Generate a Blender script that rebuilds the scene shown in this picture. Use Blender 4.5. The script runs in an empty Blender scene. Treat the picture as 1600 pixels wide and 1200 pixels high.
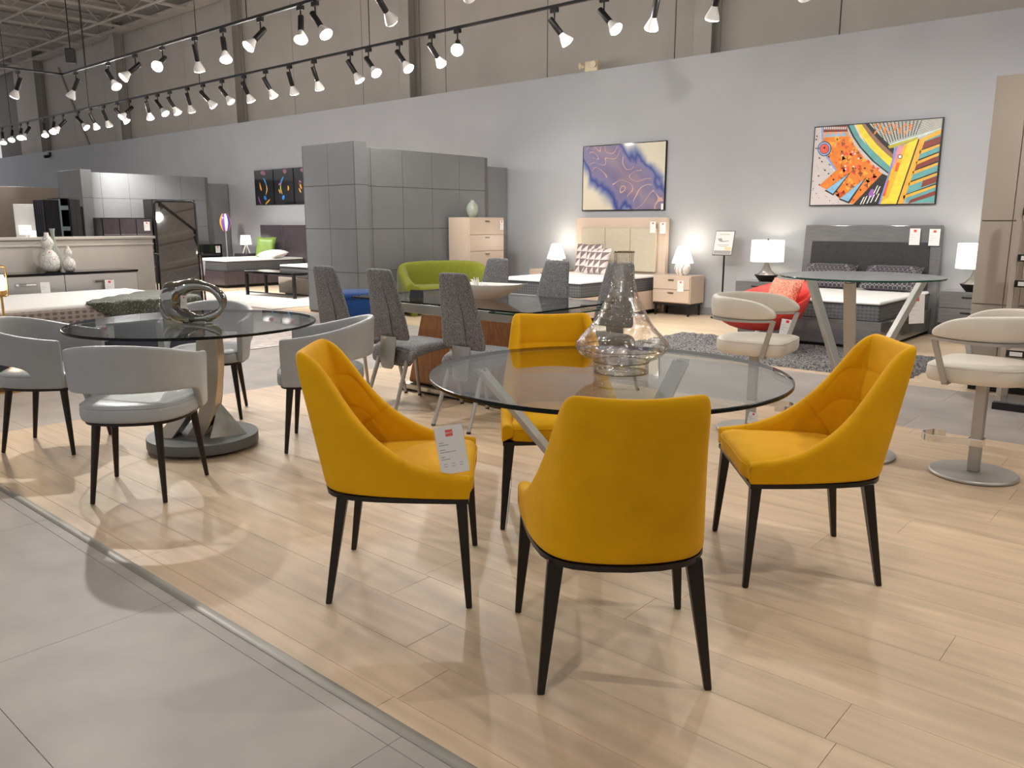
import bpy, bmesh, math, random
from mathutils import Vector, Matrix
random.seed(7)
S = bpy.context.scene
C = S.collection
R = math.radians
# ------------------------------------------------------------------ camera, world, exposure
cam_d = bpy.data.cameras.new('camera'); cam = bpy.data.objects.new('camera', cam_d); C.objects.link(cam)
cam_d.sensor_width = 36.0; cam_d.lens = 1265.18 / 1600 * 36; cam_d.clip_start = .05; cam_d.clip_end = 200
cam.location = (0, 0, 1.34); cam.rotation_euler = (R(90 - 11.2785), R(0.0), R(41.044))
S.camera = cam
w = bpy.data.worlds.new('world'); S.world = w; w.use_nodes = True
w.node_tree.nodes['Background'].inputs[0].default_value = (.95, .95, .97, 1)
w.node_tree.nodes['Background'].inputs[1].default_value = .60
S.view_settings.view_transform = 'Standard'; S.view_settings.look = 'None'
S.view_settings.exposure = 0.12; S.view_settings.gamma = 1.0; S.view_settings.use_curve_mapping = False
S.cycles.use_denoising = True; S.cycles.max_bounces = 8; S.cycles.transparent_max_bounces = 24
S.cycles.use_adaptive_sampling = True; S.cycles.adaptive_threshold = .04; S.cycles.diffuse_bounces = 3; S.cycles.glossy_bounces = 4; S.cycles.sample_clamp_indirect = 4.0
S.cycles.caustics_reflective = False; S.cycles.caustics_refractive = False
SPOT_W = 135.0            # one spotlight of the tracks
LAMP_COL = (1.0, .955, .90)

# ------------------------------------------------------------------ materials
def nn(nt, t, **k):
    n = nt.nodes.new(t)
    for a, b in k.items(): setattr(n, a, b)
    return n
MATS = {}
def M(name, col, rough=.5, metal=0., noise=None, bump=None, spec=.5, sheen=0., coat=0., emit=None, scale3=None, world=False, rnd=0., aniso=0.):
    if name in MATS: return MATS[name]
    m = bpy.data.materials.new(name); m.use_nodes = True; nt = m.node_tree; b = nt.nodes['Principled BSDF']
    b.inputs['Base Color'].default_value = (*col, 1); b.inputs['Roughness'].default_value = rough
    b.inputs['Metallic'].default_value = metal; b.inputs['Specular IOR Level'].default_value = spec
    b.inputs['Sheen Weight'].default_value = sheen; b.inputs['Coat Weight'].default_value = coat
    if sheen: b.inputs['Sheen Roughness'].default_value = .4
    if aniso: b.inputs['Anisotropic'].default_value = aniso
    if coat: b.inputs['Coat Roughness'].default_value = .06
    if emit:
        b.inputs['Emission Color'].default_value = (*emit[0], 1); b.inputs['Emission Strength'].default_value = emit[1]
    tc = None
    def coords():
        tc = nn(nt, 'ShaderNodeTexCoord'); out = tc.outputs['Object']
        if world:
            g = nn(nt, 'ShaderNodeNewGeometry'); out = g.outputs['Position']
        if scale3:
            mp = nn(nt, 'ShaderNodeMapping'); mp.inputs['Scale'].default_value = scale3
            nt.links.new(out, mp.inputs['Vector']); out = mp.outputs[0]
        return out
    if noise:
        sc, am = noise[:2]; n = nn(nt, 'ShaderNodeTexNoise'); n.inputs['Scale'].default_value = sc; n.inputs['Detail'].default_value = 6
        nt.links.new(coords(), n.inputs['Vector'])
        r = nn(nt, 'ShaderNodeMapRange'); r.inputs['From Min'].default_value = .3; r.inputs['From Max'].default_value = .7
        r.inputs['To Min'].default_value = 1 - am; r.inputs['To Max'].default_value = 1 + am
        nt.links.new(n.outputs[0], r.inputs['Value']); v = r.outputs[0]
        if rnd:
            oi = nn(nt, 'ShaderNodeObjectInfo'); r2 = nn(nt, 'ShaderNodeMapRange')
            r2.inputs['To Min'].default_value = 1 - rnd; r2.inputs['To Max'].default_value = 1 + rnd
            nt.links.new(oi.outputs['Random'], r2.inputs['Value'])
            mu = nn(nt, 'ShaderNodeMath', operation='MULTIPLY'); nt.links.new(v, mu.inputs[0]); nt.links.new(r2.outputs[0], mu.inputs[1]); v = mu.outputs[0]
        mx = nn(nt, 'ShaderNodeVectorMath', operation='SCALE'); mx.inputs[0].default_value = col
        nt.links.new(v, mx.inputs['Scale']); nt.links.new(mx.outputs[0], b.inputs['Base Color'])
    if bump:
        n = nn(nt, 'ShaderNodeTexNoise'); n.inputs['Scale'].default_value = bump[0]; n.inputs['Detail'].default_value = 4
        nt.links.new(coords(), n.inputs['Vector'])
        bp = nn(nt, 'ShaderNodeBump'); bp.inputs['Strength'].default_value = bump[1]; bp.inputs['Distance'].default_value = .01
        nt.links.new(n.outputs[0], bp.inputs['Height']); nt.links.new(bp.outputs[0], b.inputs['Normal'])
    MATS[name] = m
    return m
def glass(name, tint, gloss_rough=.0, bump=None, ior=1.5, base=0., edge=None):
    """clear sheet glass: see-through with a tint, mirror by Fresnel"""
    if name in MATS: return MATS[name]
    m = bpy.data.materials.new(name); m.use_nodes = True; nt = m.node_tree
    nt.nodes.remove(nt.nodes['Principled BSDF']); out = nt.nodes['Material Output']
    t = nn(nt, 'ShaderNodeBsdfTransparent'); t.inputs[0].default_value = (*tint, 1)
    g = nn(nt, 'ShaderNodeBsdfGlossy'); g.inputs['Roughness'].default_value = gloss_rough
    ge = nn(nt, 'ShaderNodeNewGeometry'); dt = nn(nt, 'ShaderNodeVectorMath', operation='DOT_PRODUCT')
    nt.links.new(ge.outputs['Incoming'], dt.inputs[0]); nt.links.new(ge.outputs['Normal'], dt.inputs[1])
    def ma(op, a, b_=0., cl=False):
        n = nn(nt, 'ShaderNodeMath', operation=op); n.use_clamp = cl
        for i, q in enumerate((a, b_)):
            if isinstance(q, (int, float)): n.inputs[i].default_value = q
            else: nt.links.new(q, n.inputs[i])
        return n.outputs[0]
    r0 = ((ior - 1) / (ior + 1)) ** 2
    f = ma('POWER', ma('SUBTRACT', 1., ma('ABSOLUTE', dt.outputs['Value']), True), 5.)      # Schlick, both sides alike
    f = ma('ADD', ma('MULTIPLY', f, 1 - r0), r0, True)
    mx = nn(nt, 'ShaderNodeMixShader')
    if edge:
        gz = ma('POWER', ma('SUBTRACT', 1., ma('ABSOLUTE', dt.outputs['Value']), True), 2.2); ec = nn(nt, 'ShaderNodeMix', data_type='RGBA')
        ec.inputs['A'].default_value = (*tint, 1); ec.inputs['B'].default_value = (*edge, 1); nt.links.new(gz, ec.inputs['Factor']); nt.links.new(ec.outputs['Result'], t.inputs[0])
    if base:
        ad = nn(nt, 'ShaderNodeMath', operation='ADD'); ad.use_clamp = True; ad.inputs[1].default_value = base
        nt.links.new(f, ad.inputs[0]); f = ad.outputs[0]
    nt.links.new(f, mx.inputs[0]); nt.links.new(t.outputs[0], mx.inputs[1]); nt.links.new(g.outputs[0], mx.inputs[2])
    nt.links.new(mx.outputs[0], out.inputs[0])
    if bump:
        tc = nn(nt, 'ShaderNodeTexCoord'); n = nn(nt, 'ShaderNodeTexNoise'); n.inputs['Scale'].default_value = bump[0]; n.inputs['Detail'].default_value = 3
        nt.links.new(tc.outputs['Object'], n.inputs['Vector'])
        bp = nn(nt, 'ShaderNodeBump'); bp.inputs['Strength'].default_value = bump[1]; bp.inputs['Distance'].default_value = .01
        nt.links.new(n.outputs[0], bp.inputs['Height']); nt.links.new(bp.outputs[0], g.inputs['Normal']); nt.links.new(bp.outputs[0], dt.inputs[1])
    MATS[name] = m
    return m
def pattern(name, c0, c1, kind, scale, rough=.6, bump=0., stretch=(1, 1, 1), lo=.45, hi=.55):
    """two-colour woven / printed / quilted surfaces"""
    if name in MATS: return MATS[name]
    m = bpy.data.materials.new(name); m.use_nodes = True; nt = m.node_tree; b = nt.nodes['Principled BSDF']; b.inputs['Roughness'].default_value = rough
    tc = nn(nt, 'ShaderNodeTexCoord'); mp = nn(nt, 'ShaderNodeMapping'); mp.inputs['Scale'].default_value = stretch
    nt.links.new(tc.outputs['Object'], mp.inputs['Vector'])
    if kind == 'voronoi': t = nn(nt, 'ShaderNodeTexVoronoi'); o = t.outputs['Distance']
    elif kind == 'cells': t = nn(nt, 'ShaderNodeTexVoronoi', feature='DISTANCE_TO_EDGE'); o = t.outputs['Distance']
    elif kind == 'dots': t = nn(nt, 'ShaderNodeTexVoronoi'); t.inputs['Randomness'].default_value = 0.; o = t.outputs['Distance']
    elif kind == 'wave': t = nn(nt, 'ShaderNodeTexWave'); t.inputs['Distortion'].default_value = 6.; t.inputs['Detail'].default_value = 3; o = t.outputs[1]
    elif kind == 'stripes': t = nn(nt, 'ShaderNodeTexWave'); o = t.outputs[1]
    else: t = nn(nt, 'ShaderNodeTexNoise'); t.inputs['Detail'].default_value = 5; o = t.outputs[0]
    t.inputs['Scale'].default_value = scale; nt.links.new(mp.outputs[0], t.inputs['Vector'])
    cr = nn(nt, 'ShaderNodeValToRGB'); cr.color_ramp.elements[0].position = lo; cr.color_ramp.elements[1].position = hi
    cr.color_ramp.elements[0].color = (*c0, 1); cr.color_ramp.elements[1].color = (*c1, 1)
    nt.links.new(o, cr.inputs[0]); nt.links.new(cr.outputs[0], b.inputs['Base Color'])
    if bump:
        bp = nn(nt, 'ShaderNodeBump'); bp.inputs['Strength'].default_value = bump; bp.inputs['Distance'].default_value = .01
        nt.links.new(o, bp.inputs['Height']); nt.links.new(bp.outputs[0], b.inputs['Normal'])
    MATS[name] = m
    return m

PAINT = M('grey wall paint', (.385, .396, .415), .7, noise=(1.5, .03), bump=(120, .05))
UPPER = M('taupe painted panel', (.42, .385, .345), .8, noise=(1.2, .06))
CEIL = M('painted steel deck', (.5, .45, .4), .8, noise=(2, .08))
STEEL_P = M('painted column steel', (.36, .335, .30), .6, noise=(3, .06))
PANEL = M('slate grey panel', (.225, .234, .242), .6, noise=(3, .03))
WHITE = M('white plaster', (.8, .78, .75), .6, noise=(5, .02))
BEIGEW = M('beige half wall paint', (.64, .585, .525), .6, noise=(4, .03))
BROWNW = M('brown partition paint', (.17, .14, .115), .7, noise=(3, .05))
TILE = M('grey vinyl tile', (.375, .338, .312), .5, noise=(2.6, .16), world=True, rnd=.04, bump=(14, .08), spec=.4)
GROUT = M('dark joint', (.16, .145, .135), .8, noise=(8, .05))
PLANK = M('pale oak plank', (.61, .455, .305), .42, noise=(3.2, .14), world=True, scale3=(.55, 6, 1), rnd=.06, bump=(30, .05), spec=.45)
TRIM = M('satin aluminium strip', (.30, .285, .255), .45, .3, noise=(6, .05))
YEL = M('mustard velvet', (.70, .35, .004), .75, noise=(9, .06), bump=(300, .12), sheen=.05, spec=.12)
BRONZE = M('dark bronze metal', (.035, .03, .025), .38, .7, noise=(10, .1))
BLACK = M('black metal', (.012, .012, .012), .4, .3, noise=(10, .1))
GLOSSBLK = M('gloss black lacquer', (.008, .008, .009), .08, noise=(8, .1))
STEEL = M('brushed steel', (.56, .54, .50), .3, 1., noise=(4, .08), scale3=(1, 40, 1), aniso=.5)
SATIN = M('satin grey metal', (.47, .455, .43), .42, .55, noise=(8, .05))
CHROME = M('polished chrome', (.72, .71, .69), .06, 1., noise=(5, .03))
DCHROME = M('dark mirror ceramic', (.33, .325, .305), .03, 1., noise=(6, .1), bump=(16, .35))
LEATHER = M('silver grey leather', (.40, .413, .418), .34, noise=(7, .05), bump=(90, .12), spec=.5)
CREAM = M('cream leather', (.79, .73, .63), .42, noise=(7, .04), bump=(80, .1))
TWEED = pattern('grey tweed', (.085, .085, .088), (.30, .30, .305), 'noise', 130, .9, .3, lo=.35, hi=.68)
WOODV = M('walnut veneer', (.33, .135, .05), .4, noise=(9, .25), scale3=(6, 6, .4))
GEDGE = M('dark green glass edge', (.003, .008, .007), .25, noise=(20, .4), spec=.25)
GREENEDGE = M('green glass edge', (.008, .07, .045), .08, noise=(20, .4))
GLASS = glass('clear table glass', (.935, .965, .95))
VGLASS = glass('bubbled vase glass', (.985, .98, .965), .07, bump=(24, .9), ior=1.5, base=.06, edge=(.82, .79, .72))
PAPER = M('white card', (.82, .80, .78), .5, noise=(5, .02))
RED = M('red print', (.80, .055, .03), .5, noise=(5, .02))
INK = M('grey print', (.33, .32, .31), .6, noise=(5, .02))
SLEEVE = glass('clear plastic sleeve', (.95, .95, .94))
MATTOP = M('white mattress ticking', (.88, .87, .85), .8, noise=(6, .02), bump=(30, .15))
MATSIDE = pattern('charcoal quilted border', (.045, .046, .05), (.115, .12, .125), 'dots', 1, .7, .5, (24, 24, 26), lo=.2, hi=.6)
TAUPE = M('taupe lacquer', (.60, .475, .375), .35, noise=(4, .03))
GREYLAC = M('grey gloss lacquer', (.15, .15, .15), .12, noise=(5, .12), scale3=(1, 1, 9), coat=.4)
CHAR = M('charcoal fabric', (.035, .035, .037), .8, noise=(40, .2))
LIME = M('lime green wool', (.185, .205, .011), .85, noise=(20, .08), bump=(150, .15), sheen=.2)
BLUE = M('royal blue wool', (.006, .055, .22), .85, noise=(20, .08), bump=(150, .15), sheen=.2)
REDL = M('coral red leather', (.80, .06, .045), .5, noise=(8, .05), bump=(90, .1))
SHAG = pattern('grey shag pile', (.012, .012, .013), (.27, .262, .258), 'noise', 60, .95, 1., lo=.36, hi=.64)
PALERUG = pattern('pale vintage rug', (.52, .44, .41), (.70, .66, .63), 'noise', 9, .95, .3, lo=.35, hi=.65)
SHADE = M('lit white lampshade', (.9, .88, .83), .7, noise=(6, .02), emit=((1, .93, .82), 1.1))
SWIRL = pattern('swirled white lamp glass', (.42, .36, .30), (.92, .89, .84), 'wave', 5, .3, 0, (1, 1, 1), lo=.05, hi=.3)
BULB = M('white bulb ceramic', (.80, .78, .74), .4, noise=(6, .02))
LENS = M('glowing lamp lens', (1, 1, 1), .4, noise=(6, .02), emit=((1, .95, .86), 14))
LENSOFF = M('unlit lamp lens', (.75, .73, .7), .3, noise=(6, .02))
BRASS = M('brushed brass', (.68, .42, .13), .3, 1., noise=(6, .05))
CERW = pattern('white crackle ceramic', (.34, .31, .28), (.80, .77, .71), 'cells', 26, .35, .15, (1, 1, .5), lo=.015, hi=.045)
CELADON = M('celadon ceramic', (.33, .37, .31), .2, noise=(8, .1))
WCER = M('white glazed ceramic', (.86, .84, .80), .25, noise=(5, .02))
MIRROR = M('mirror silvering', (.78, .78, .76), .02, 1., noise=(3, .01))
ORANGE = M('amber lacquered wood', (.75, .36, .05), .4, noise=(6, .08))
NAVY = M('navy upholstery', (.035, .042, .06), .85, noise=(30, .15))
GREENP = M('green silk', (.19, .31, .05), .4, noise=(8, .06), sheen=.3)

# ------------------------------------------------------------------ mesh builder
class MB:
    def __init__(s): s.v = []; s.f = []; s.mi = []
    def add(s, vs, fs, mi=0):
        o = len(s.v); s.v += [tuple(p) for p in vs]; s.f += [tuple(i + o for i in f) for f in fs]; s.mi += [mi] * len(fs); return s
    def hexa(s, p, mi=0):      # p: 4 bottom + 4 top, both counter-clockwise
        return s.add(p, [(3, 2, 1, 0), (4, 5, 6, 7), (0, 1, 5, 4), (1, 2, 6, 5), (2, 3, 7, 6), (3, 0, 4, 7)], mi)
    def box(s, x0, x1, y0, y1, z0, z1, mi=0):
        return s.hexa([(x0, y0, z0), (x1, y0, z0), (x1, y1, z0), (x0, y1, z0), (x0, y0, z1), (x1, y0, z1), (x1, y1, z1), (x0, y1, z1)], mi)
    def bar(s, p0, p1, w0, d0, w1=None, d1=None, side=(1, 0, 0), mi=0):   # rectangular bar, width along side
        w1 = w0 if w1 is None else w1; d1 = d0 if d1 is None else d1
        p0 = Vector(p0); p1 = Vector(p1); t = (p1 - p0).normalized(); a = Vector(side); a = (a - a.dot(t) * t).normalized(); b = t.cross(a)
        q = lambda p, w, d: [p - a * w / 2 - b * d / 2, p + a * w / 2 - b * d / 2, p + a * w / 2 + b * d / 2, p - a * w / 2 + b * d / 2]
        return s.hexa(q(p0, w0, d0) + q(p1, w1, d1), mi)
    def foot(s, p0, p1, w0, d0, w1, d1, mi=0):     # tapered leg cut level at both ends
        q = lambda p, w, d: [(p[0] - w / 2, p[1] - d / 2, p[2]), (p[0] + w / 2, p[1] - d / 2, p[2]), (p[0] + w / 2, p[1] + d / 2, p[2]), (p[0] - w / 2, p[1] + d / 2, p[2])]
        return s.hexa(q(p1, w1, d1) + q(p0, w0, d0), mi)
    def loft(s, rings, caps=True, wrap=True, mi=0):
        n = len(rings[0]); vs = [p for r in rings for p in r]; fs = []
        for i in range(len(rings) - 1):
            for j in range(n if wrap else n - 1):
                k = (j + 1) % n; fs.append((i * n + j, i * n + k, (i + 1) * n + k, (i + 1) * n + j))
        if caps: fs.append(tuple(range(n - 1, -1, -1))); fs.append(tuple((len(rings) - 1) * n + j for j in range(n)))
        return s.add(vs, fs, mi)
    def lathe(s, prof, n=24, c=(0, 0, 0), mi=0, caps=True):
        rings = [[(c[0] + r * math.cos(2 * math.pi * k / n), c[1] + r * math.sin(2 * math.pi * k / n), c[2] + z) for k in range(n)] for r, z in prof]
        return s.loft(rings, caps, True, mi)
    def tube(s, pts, r, n=10, closed=False, mi=0, caps=True):
        P = [Vector(p) for p in pts]; m = len(P); rings = []; up = None
        for i in range(m):
            t = (P[(i + 1) % m] - P[i - 1]) if closed else (P[min(i + 1, m - 1)] - P[max(i - 1, 0)])
            t.normalize()
            if up is None: up = Vector((0, 0, 1)) if abs(t.z) < .9 else Vector((1, 0, 0))
            up = (up - up.dot(t) * t).normalized(); b = t.cross(up)
            rr = r[i] if isinstance(r, (list, tuple)) else r
            rings.append([P[i] + (up * math.cos(2 * math.pi * k / n) + b * math.sin(2 * math.pi * k / n)) * rr for k in range(n)])
        if closed: rings.append(rings[0]); caps = False
        return s.loft(rings, caps, True, mi)
    def cyl(s, p0, p1, r0, r1=None, n=14, mi=0): return s.tube([p0, p1], [r0, r0 if r1 is None else r1], n, mi=mi)
    def prism(s, pts, z0, z1, mi=0, ax='z'):
        n = len(pts)
        q = {'z': lambda p, z: (p[0], p[1], z), 'y': lambda p, z: (p[0], z, p[1]), 'x': lambda p, z: (z, p[0], p[1])}[ax]
        return s.loft([[q(p, z0) for p in pts], [q(p, z1) for p in pts]], True, True, mi)
    def xf(s, m): s.v = [tuple(m @ Vector(p)) for p in s.v]; return s
    def build(s, name, mat, parent=None, smooth=None, bevel=0., seg=2, sub=0):
        me = bpy.data.meshes.new(name); me.from_pydata(s.v, [], s.f)
        for m in (mat if isinstance(mat, (list, tuple)) else [mat]): me.materials.append(m)
        me.polygons.foreach_set('material_index', s.mi)
        bm = bmesh.new(); bm.from_mesh(me); bmesh.ops.remove_doubles(bm, verts=bm.verts, dist=1e-6); bmesh.ops.recalc_face_normals(bm, faces=bm.faces)
        if bevel:
            es = [e for e in bm.edges if len(e.link_faces) == 2 and e.calc_face_angle(0) > R(30)]
            bmesh.ops.bevel(bm, geom=es, offset=bevel, segments=seg, affect='EDGES', profile=.5, clamp_overlap=True)
        bm.to_mesh(me); bm.free()
        if smooth is not None or sub:
            me.polygons.foreach_set('use_smooth', [True] * len(me.polygons))
            if not sub: me.set_sharp_from_angle(angle=R(smooth if smooth else 40))
        o = bpy.data.objects.new(name, me); C.objects.link(o); o.parent = parent
        if sub:
            md = o.modifiers.new('sub', 'SUBSURF'); md.levels = sub; md.render_levels = sub
        return o
def tag(o, label=None, cat=None, group=None, kind=None):
    if label: o['label'] = label
    if cat: o['category'] = cat
    if group: o['group'] = group
    if kind: o['kind'] = kind
    return o
def thing(name, label, cat, loc=(0, 0, 0), rz=0., group=None):
    o = bpy.data.objects.new(name, None); C.objects.link(o); o.empty_display_size = .1
    o.location = loc; o.rotation_euler = (0, 0, R(rz)); return tag(o, label, cat, group)
def dup(o, loc, rz, label=None):
    def rec(x, p):
        c = x.copy(); C.objects.link(c)
        for ch in list(x.children): rec(ch, c).parent = c
        return c
    c = rec(o, None); c.location = loc; c.rotation_euler = (0, 0, R(rz))
    if label: c['label'] = label
    return c
def struct(o): return tag(o, kind='structure')
def B(x0, x1, y0, y1, z0, z1): return MB().box(x0, x1, y0, y1, z0, z1)
def smoothpts(P, n):           # Catmull-Rom through points, n samples per span
    P = [Vector(p) for p in P]; out = []
    for i in range(len(P) - 1):
        a, b, c, d = P[max(i - 1, 0)], P[i], P[i + 1], P[min(i + 2, len(P) - 1)]
        for k in range(n):
            t = k / n; out.append(.5 * ((2 * b) + (c - a) * t + (2 * a - 5 * b + 4 * c - d) * t * t + (3 * b - a - 3 * c + d) * t ** 3))
    out.append(P[-1]); return out
# ------------------------------------------------------------------ room shell
ZW = 3.667; YW = 10.92
fl = struct(B(-36, 6, -9, 11.5, -.1, -.004).build('floor', TILE))
B(-9.8, 2.2, -.7, 7.23, -.0039, -.003).build('joint_bed', GROUT, fl)
def plank_mat():
    m = bpy.data.materials.new('bedroom oak floor'); m.use_nodes = True; nt = m.node_tree; b = nt.nodes['Principled BSDF']; b.inputs['Roughness'].default_value = .4
    tc = nn(nt, 'ShaderNodeTexCoord'); br = nn(nt, 'ShaderNodeTexBrick'); br.inputs['Scale'].default_value = 1
    br.inputs['Brick Width'].default_value = 1.5; br.inputs['Row Height'].default_value = .2; br.inputs['Mortar Size'].default_value = .002
    br.inputs['Color1'].default_value = (.66, .515, .36, 1); br.inputs['Color2'].default_value = (.60, .46, .315, 1); br.inputs['Mortar'].default_value = (.36, .28, .2, 1)
    nt.links.new(tc.outputs['Object'], br.inputs['Vector'])
    n = nn(nt, 'ShaderNodeTexNoise'); mp = nn(nt, 'ShaderNodeMapping'); mp.inputs['Scale'].default_value = (.6, 7, 1); n.inputs['Scale'].default_value = 3; n.inputs['Detail'].default_value = 6
    nt.links.new(tc.outputs['Object'], mp.inputs['Vector']); nt.links.new(mp.outputs[0], n.inputs['Vector'])
    r = nn(nt, 'ShaderNodeMapRange'); r.inputs['To Min'].default_value = .82; r.inputs['To Max'].default_value = 1.18; nt.links.new(n.outputs[0], r.inputs['Value'])
    s = nn(nt, 'ShaderNodeVectorMath', operation='SCALE'); nt.links.new(br.outputs[0], s.inputs[0]); nt.links.new(r.outputs[0], s.inputs['Scale']); nt.links.new(s.outputs[0], b.inputs['Base Color'])
    return m
bw = B(-22, 3, 7.23, 10.92, -.0039, 0).build('oak_area', plank_mat(), fl)
bw['label'] = 'pale oak floor of the bedroom displays'
random.seed(3)
def slab(name, mat, x0, x1, y0, y1, g):
    return B(x0 + g, x1 - g, y0 + g, y1 - g, -.003, 0).build(name, mat, fl, bevel=.0006, seg=1)
def tiles(X0, X1, Y0, Y1):
    y = .604 + .61 * math.floor((Y0 - .604) / .61); r = 0
    while y < Y1 - .01:
        off = 0 if r % 2 == 0 or abs(y - .604) < .01 else .61
        if abs(y - .604) < .01: off = 0
        x = -2.707 + off + 1.22 * math.floor((X0 + 2.707 - off) / 1.22)
        while x < X1 - .01:
            a, b, c, d = max(x, X0), min(x + 1.22, X1), max(y, Y0), min(y + .61, Y1)
            if b - a > .02 and d - c > .02: slab('tile', TILE, a, b, c, d, .0007)
            x += 1.22
        y += .61; r += 1
tiles(-9.8, 2.2, -.62, 1.262); tiles(-9.8, -5.86, 1.262, 5.69); tiles(-9.8, 2.2, 5.69, 7.23)
WP = .2075; y = 1.37 - WP; k = 0
while y < 5.69 - .01:
    c, d = max(y, 1.30), min(y + WP, 5.69)
    x = -5.86 - random.uniform(.1, 1.5)
    if abs(y - 1.37) < .01: x = -1.627 - 1.55 * 3
    if abs(y - (1.37 + 6 * WP)) < .01: x = -.51 - 1.55 * 4
    while x < 2.2:
        a, b = max(x, -5.86), min(x + 1.55, 2.2)
        if b - a > .02: slab('plank', PLANK, a, b, c, d, .0006)
        x += 1.55
    y += WP; k += 1
tr = [( -.021, 0), (-.02, .004), (-.012, .0075), (0, .009), (.012, .0075), (.02, .004), (.021, 0)]
st = MB().loft([[(x, 1.281 + p[0], p[1] - .002) for p in tr] for x in (-6.2, 2.2)]).build('trim_1', TRIM, smooth=50); struct(st)

struct(B(-36, 6, YW, 11.06, -.1, ZW).build('wall_back', PAINT))
struct(B(-36, 6, YW - .014, YW, 0, .11).build('baseboard_back', PANEL))
wu = struct(B(-36, 6, 11.46, 11.5, 3, 7.3).build('wall_upper', GROUT))
x = -33.73
while x < 5:
    B(x + .008, x + 2.452, 11.40, 11.46, 3.0, 7.2).build('panel', UPPER, wu, bevel=.004, seg=1); x += 2.46
for cx in (-31.1, -24.95, -18.65, -12.42, -6.05, .3):
    c = MB(); c.box(cx - .14, cx + .14, 11.10, 11.12, 3, 7.0); c.box(cx - .14, cx + .14, 11.36, 11.38, 3, 7.0); c.box(cx - .012, cx + .012, 11.12, 11.36, 3, 7.0)
    o = struct(c.build('column', STEEL_P)); o['label'] = 'painted steel column behind the grey wall'
struct(B(-36, 6, 11.05, 11.35, 6.66, 6.74).build('trim_2', CEIL))
struct(B(6, 6.1, -6, 11.5, -.1, 7.3).build('wall_right', PAINT)); struct(B(-36, 6, -6, 11.5, 7.2, 7.3).build('ceiling', CEIL))
x = -33.4; k = 0
while x < 5:
    c = MB()
    for z in (6.58, 7.12): c.box(x - .05, x + .05, -3, 11.0, z, z + .05)
    j = struct(c.build('roof_joist', CEIL)); j['label'] = 'painted steel roof joist'
    wb = MB(); yy = -2.9; up = True
    while yy < 10.9:
        wb.bar((x, yy, 6.6 if up else 7.14), (x, yy + .55, 7.14 if up else 6.6), .025, .025); yy += .55; up = not up
    wb.build('web', CEIL, j)
    x += 1.62; k += 1
for yy in (3.4, 5.9, 8.4, 10.2):
    struct(MB().cyl((-36, yy, 6.57), (6, yy, 6.57), .03, n=8).build('roof_bridging', CEIL))
struct(MB().cyl((-29.6, 11.37, 6.3), (-27.6, 11.37, 3.5), .03, n=8).build('conduit', STEEL_P))

def partition(x0, label):
    # T-shaped display wall: end pillar (x0 .. x0+1.22) and a stem running to the back wall, clad in 61 cm panels
    o = struct(B(x0 + .01, x0 + 1.21, 7.33, 7.53, 0, 2.445).build('wall_partition', GROUT)); o['label'] = label
    xs = x0 + .93
    B(x0 + .4, xs - .01, 7.53, 10.36, 0, 2.405).build('stem_core', GROUT, o)
    B(x0 + .42, xs - .05, 10.36, 10.9, 0, 2.27).build('end_block', PANEL, o)
    zs = [0.03, .63, 1.248, 1.862, 2.45]
    for i in range(4):
        z0, z1 = zs[i] + .003, zs[i + 1] - .003
        for k in range(2):
            B(x0 + .61 * k + .003, x0 + .61 * k + .607, 7.318, 7.334, z0, z1).build('panel', PANEL, o, bevel=.002, seg=1)
        B(x0 + 1.206, x0 + 1.222, 7.318, 7.54, z0, z1).build('panel', PANEL, o, bevel=.002, seg=1)
        B(x0 - .002, x0 + .014, 7.318, 7.54, z0, z1).build('panel', PANEL, o, bevel=.002, seg=1)
        yy = 7.54
        for k, wd in enumerate((.30, .61, .61, .61, .61)):
            e = min(yy + wd, 10.37)
            B(xs - .012, xs + .004, yy + .003, e - .003, z0, min(z1, 2.41)).build('panel', PANEL, o, bevel=.002, seg=1); yy = e
    return o
partition(-10.49, 'slate grey panelled display wall behind the green sofa')
partition(-19.69, 'slate grey panelled display wall far left behind the dark dresser')
struct(B(-10.24, -10.1, -1.5, 4.78, 0, 1.145).build('wall_half', BEIGEW, bevel=.004))
struct(B(-10.27, -10.07, -1.5, 4.81, 1.145, 1.178).build('trim_3', BEIGEW, bevel=.006)); struct(B(-10.1, -10.085, -1.5, 4.79, 1.07, 1.09).build('trim_4', BEIGEW, bevel=.005))
struct(B(-22.2, -22, 2.0, 8.6, 0, 2.18).build('wall_brown', BROWNW, bevel=.005))

# ------------------------------------------------------------------ track lighting
ZT = 3.70
ORD = ['', 'second', 'third', 'fourth', 'fifth', 'sixth', 'seventh', 'eighth', 'ninth', 'tenth', 'eleventh', 'twelfth', 'thirteenth', 'fourteenth', 'fifteenth', 'sixteenth', 'seventeenth', 'eighteenth', 'nineteenth', 'twentieth']
ORD += ['twenty-' + s for s in ('first', 'second', 'third', 'fourth', 'fifth', 'sixth', 'seventh', 'eighth', 'ninth')] + ['thirtieth', 'thirty-first', 'thirty-second']
def rail(pts, label):
    o = thing('lighting_track', label, 'track', pts[0])
    m = MB()
    for a, b in zip(pts, pts[1:]):
        a = Vector(a) - Vector(pts[0]); b = Vector(b) - Vector(pts[0]); m.bar(a, b, .036, .03, side=(b - a).cross(Vector((0, 0, 1))))
    m.build('rail', BLACK, o)
    n = 0; a = Vector(pts[-2]); b = Vector(pts[-1]); L = (b - a).length; d = .9
    while d < L:
        p = a + (b - a) * d / L - Vector(pts[0]); MB().cyl(p, p + Vector((0, 0, 7.2 - ZT)), .006, n=6).build('hanger', BLACK, o); d += 4.6
    return o
LENSMESH = {}; NSP = [0]
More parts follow.
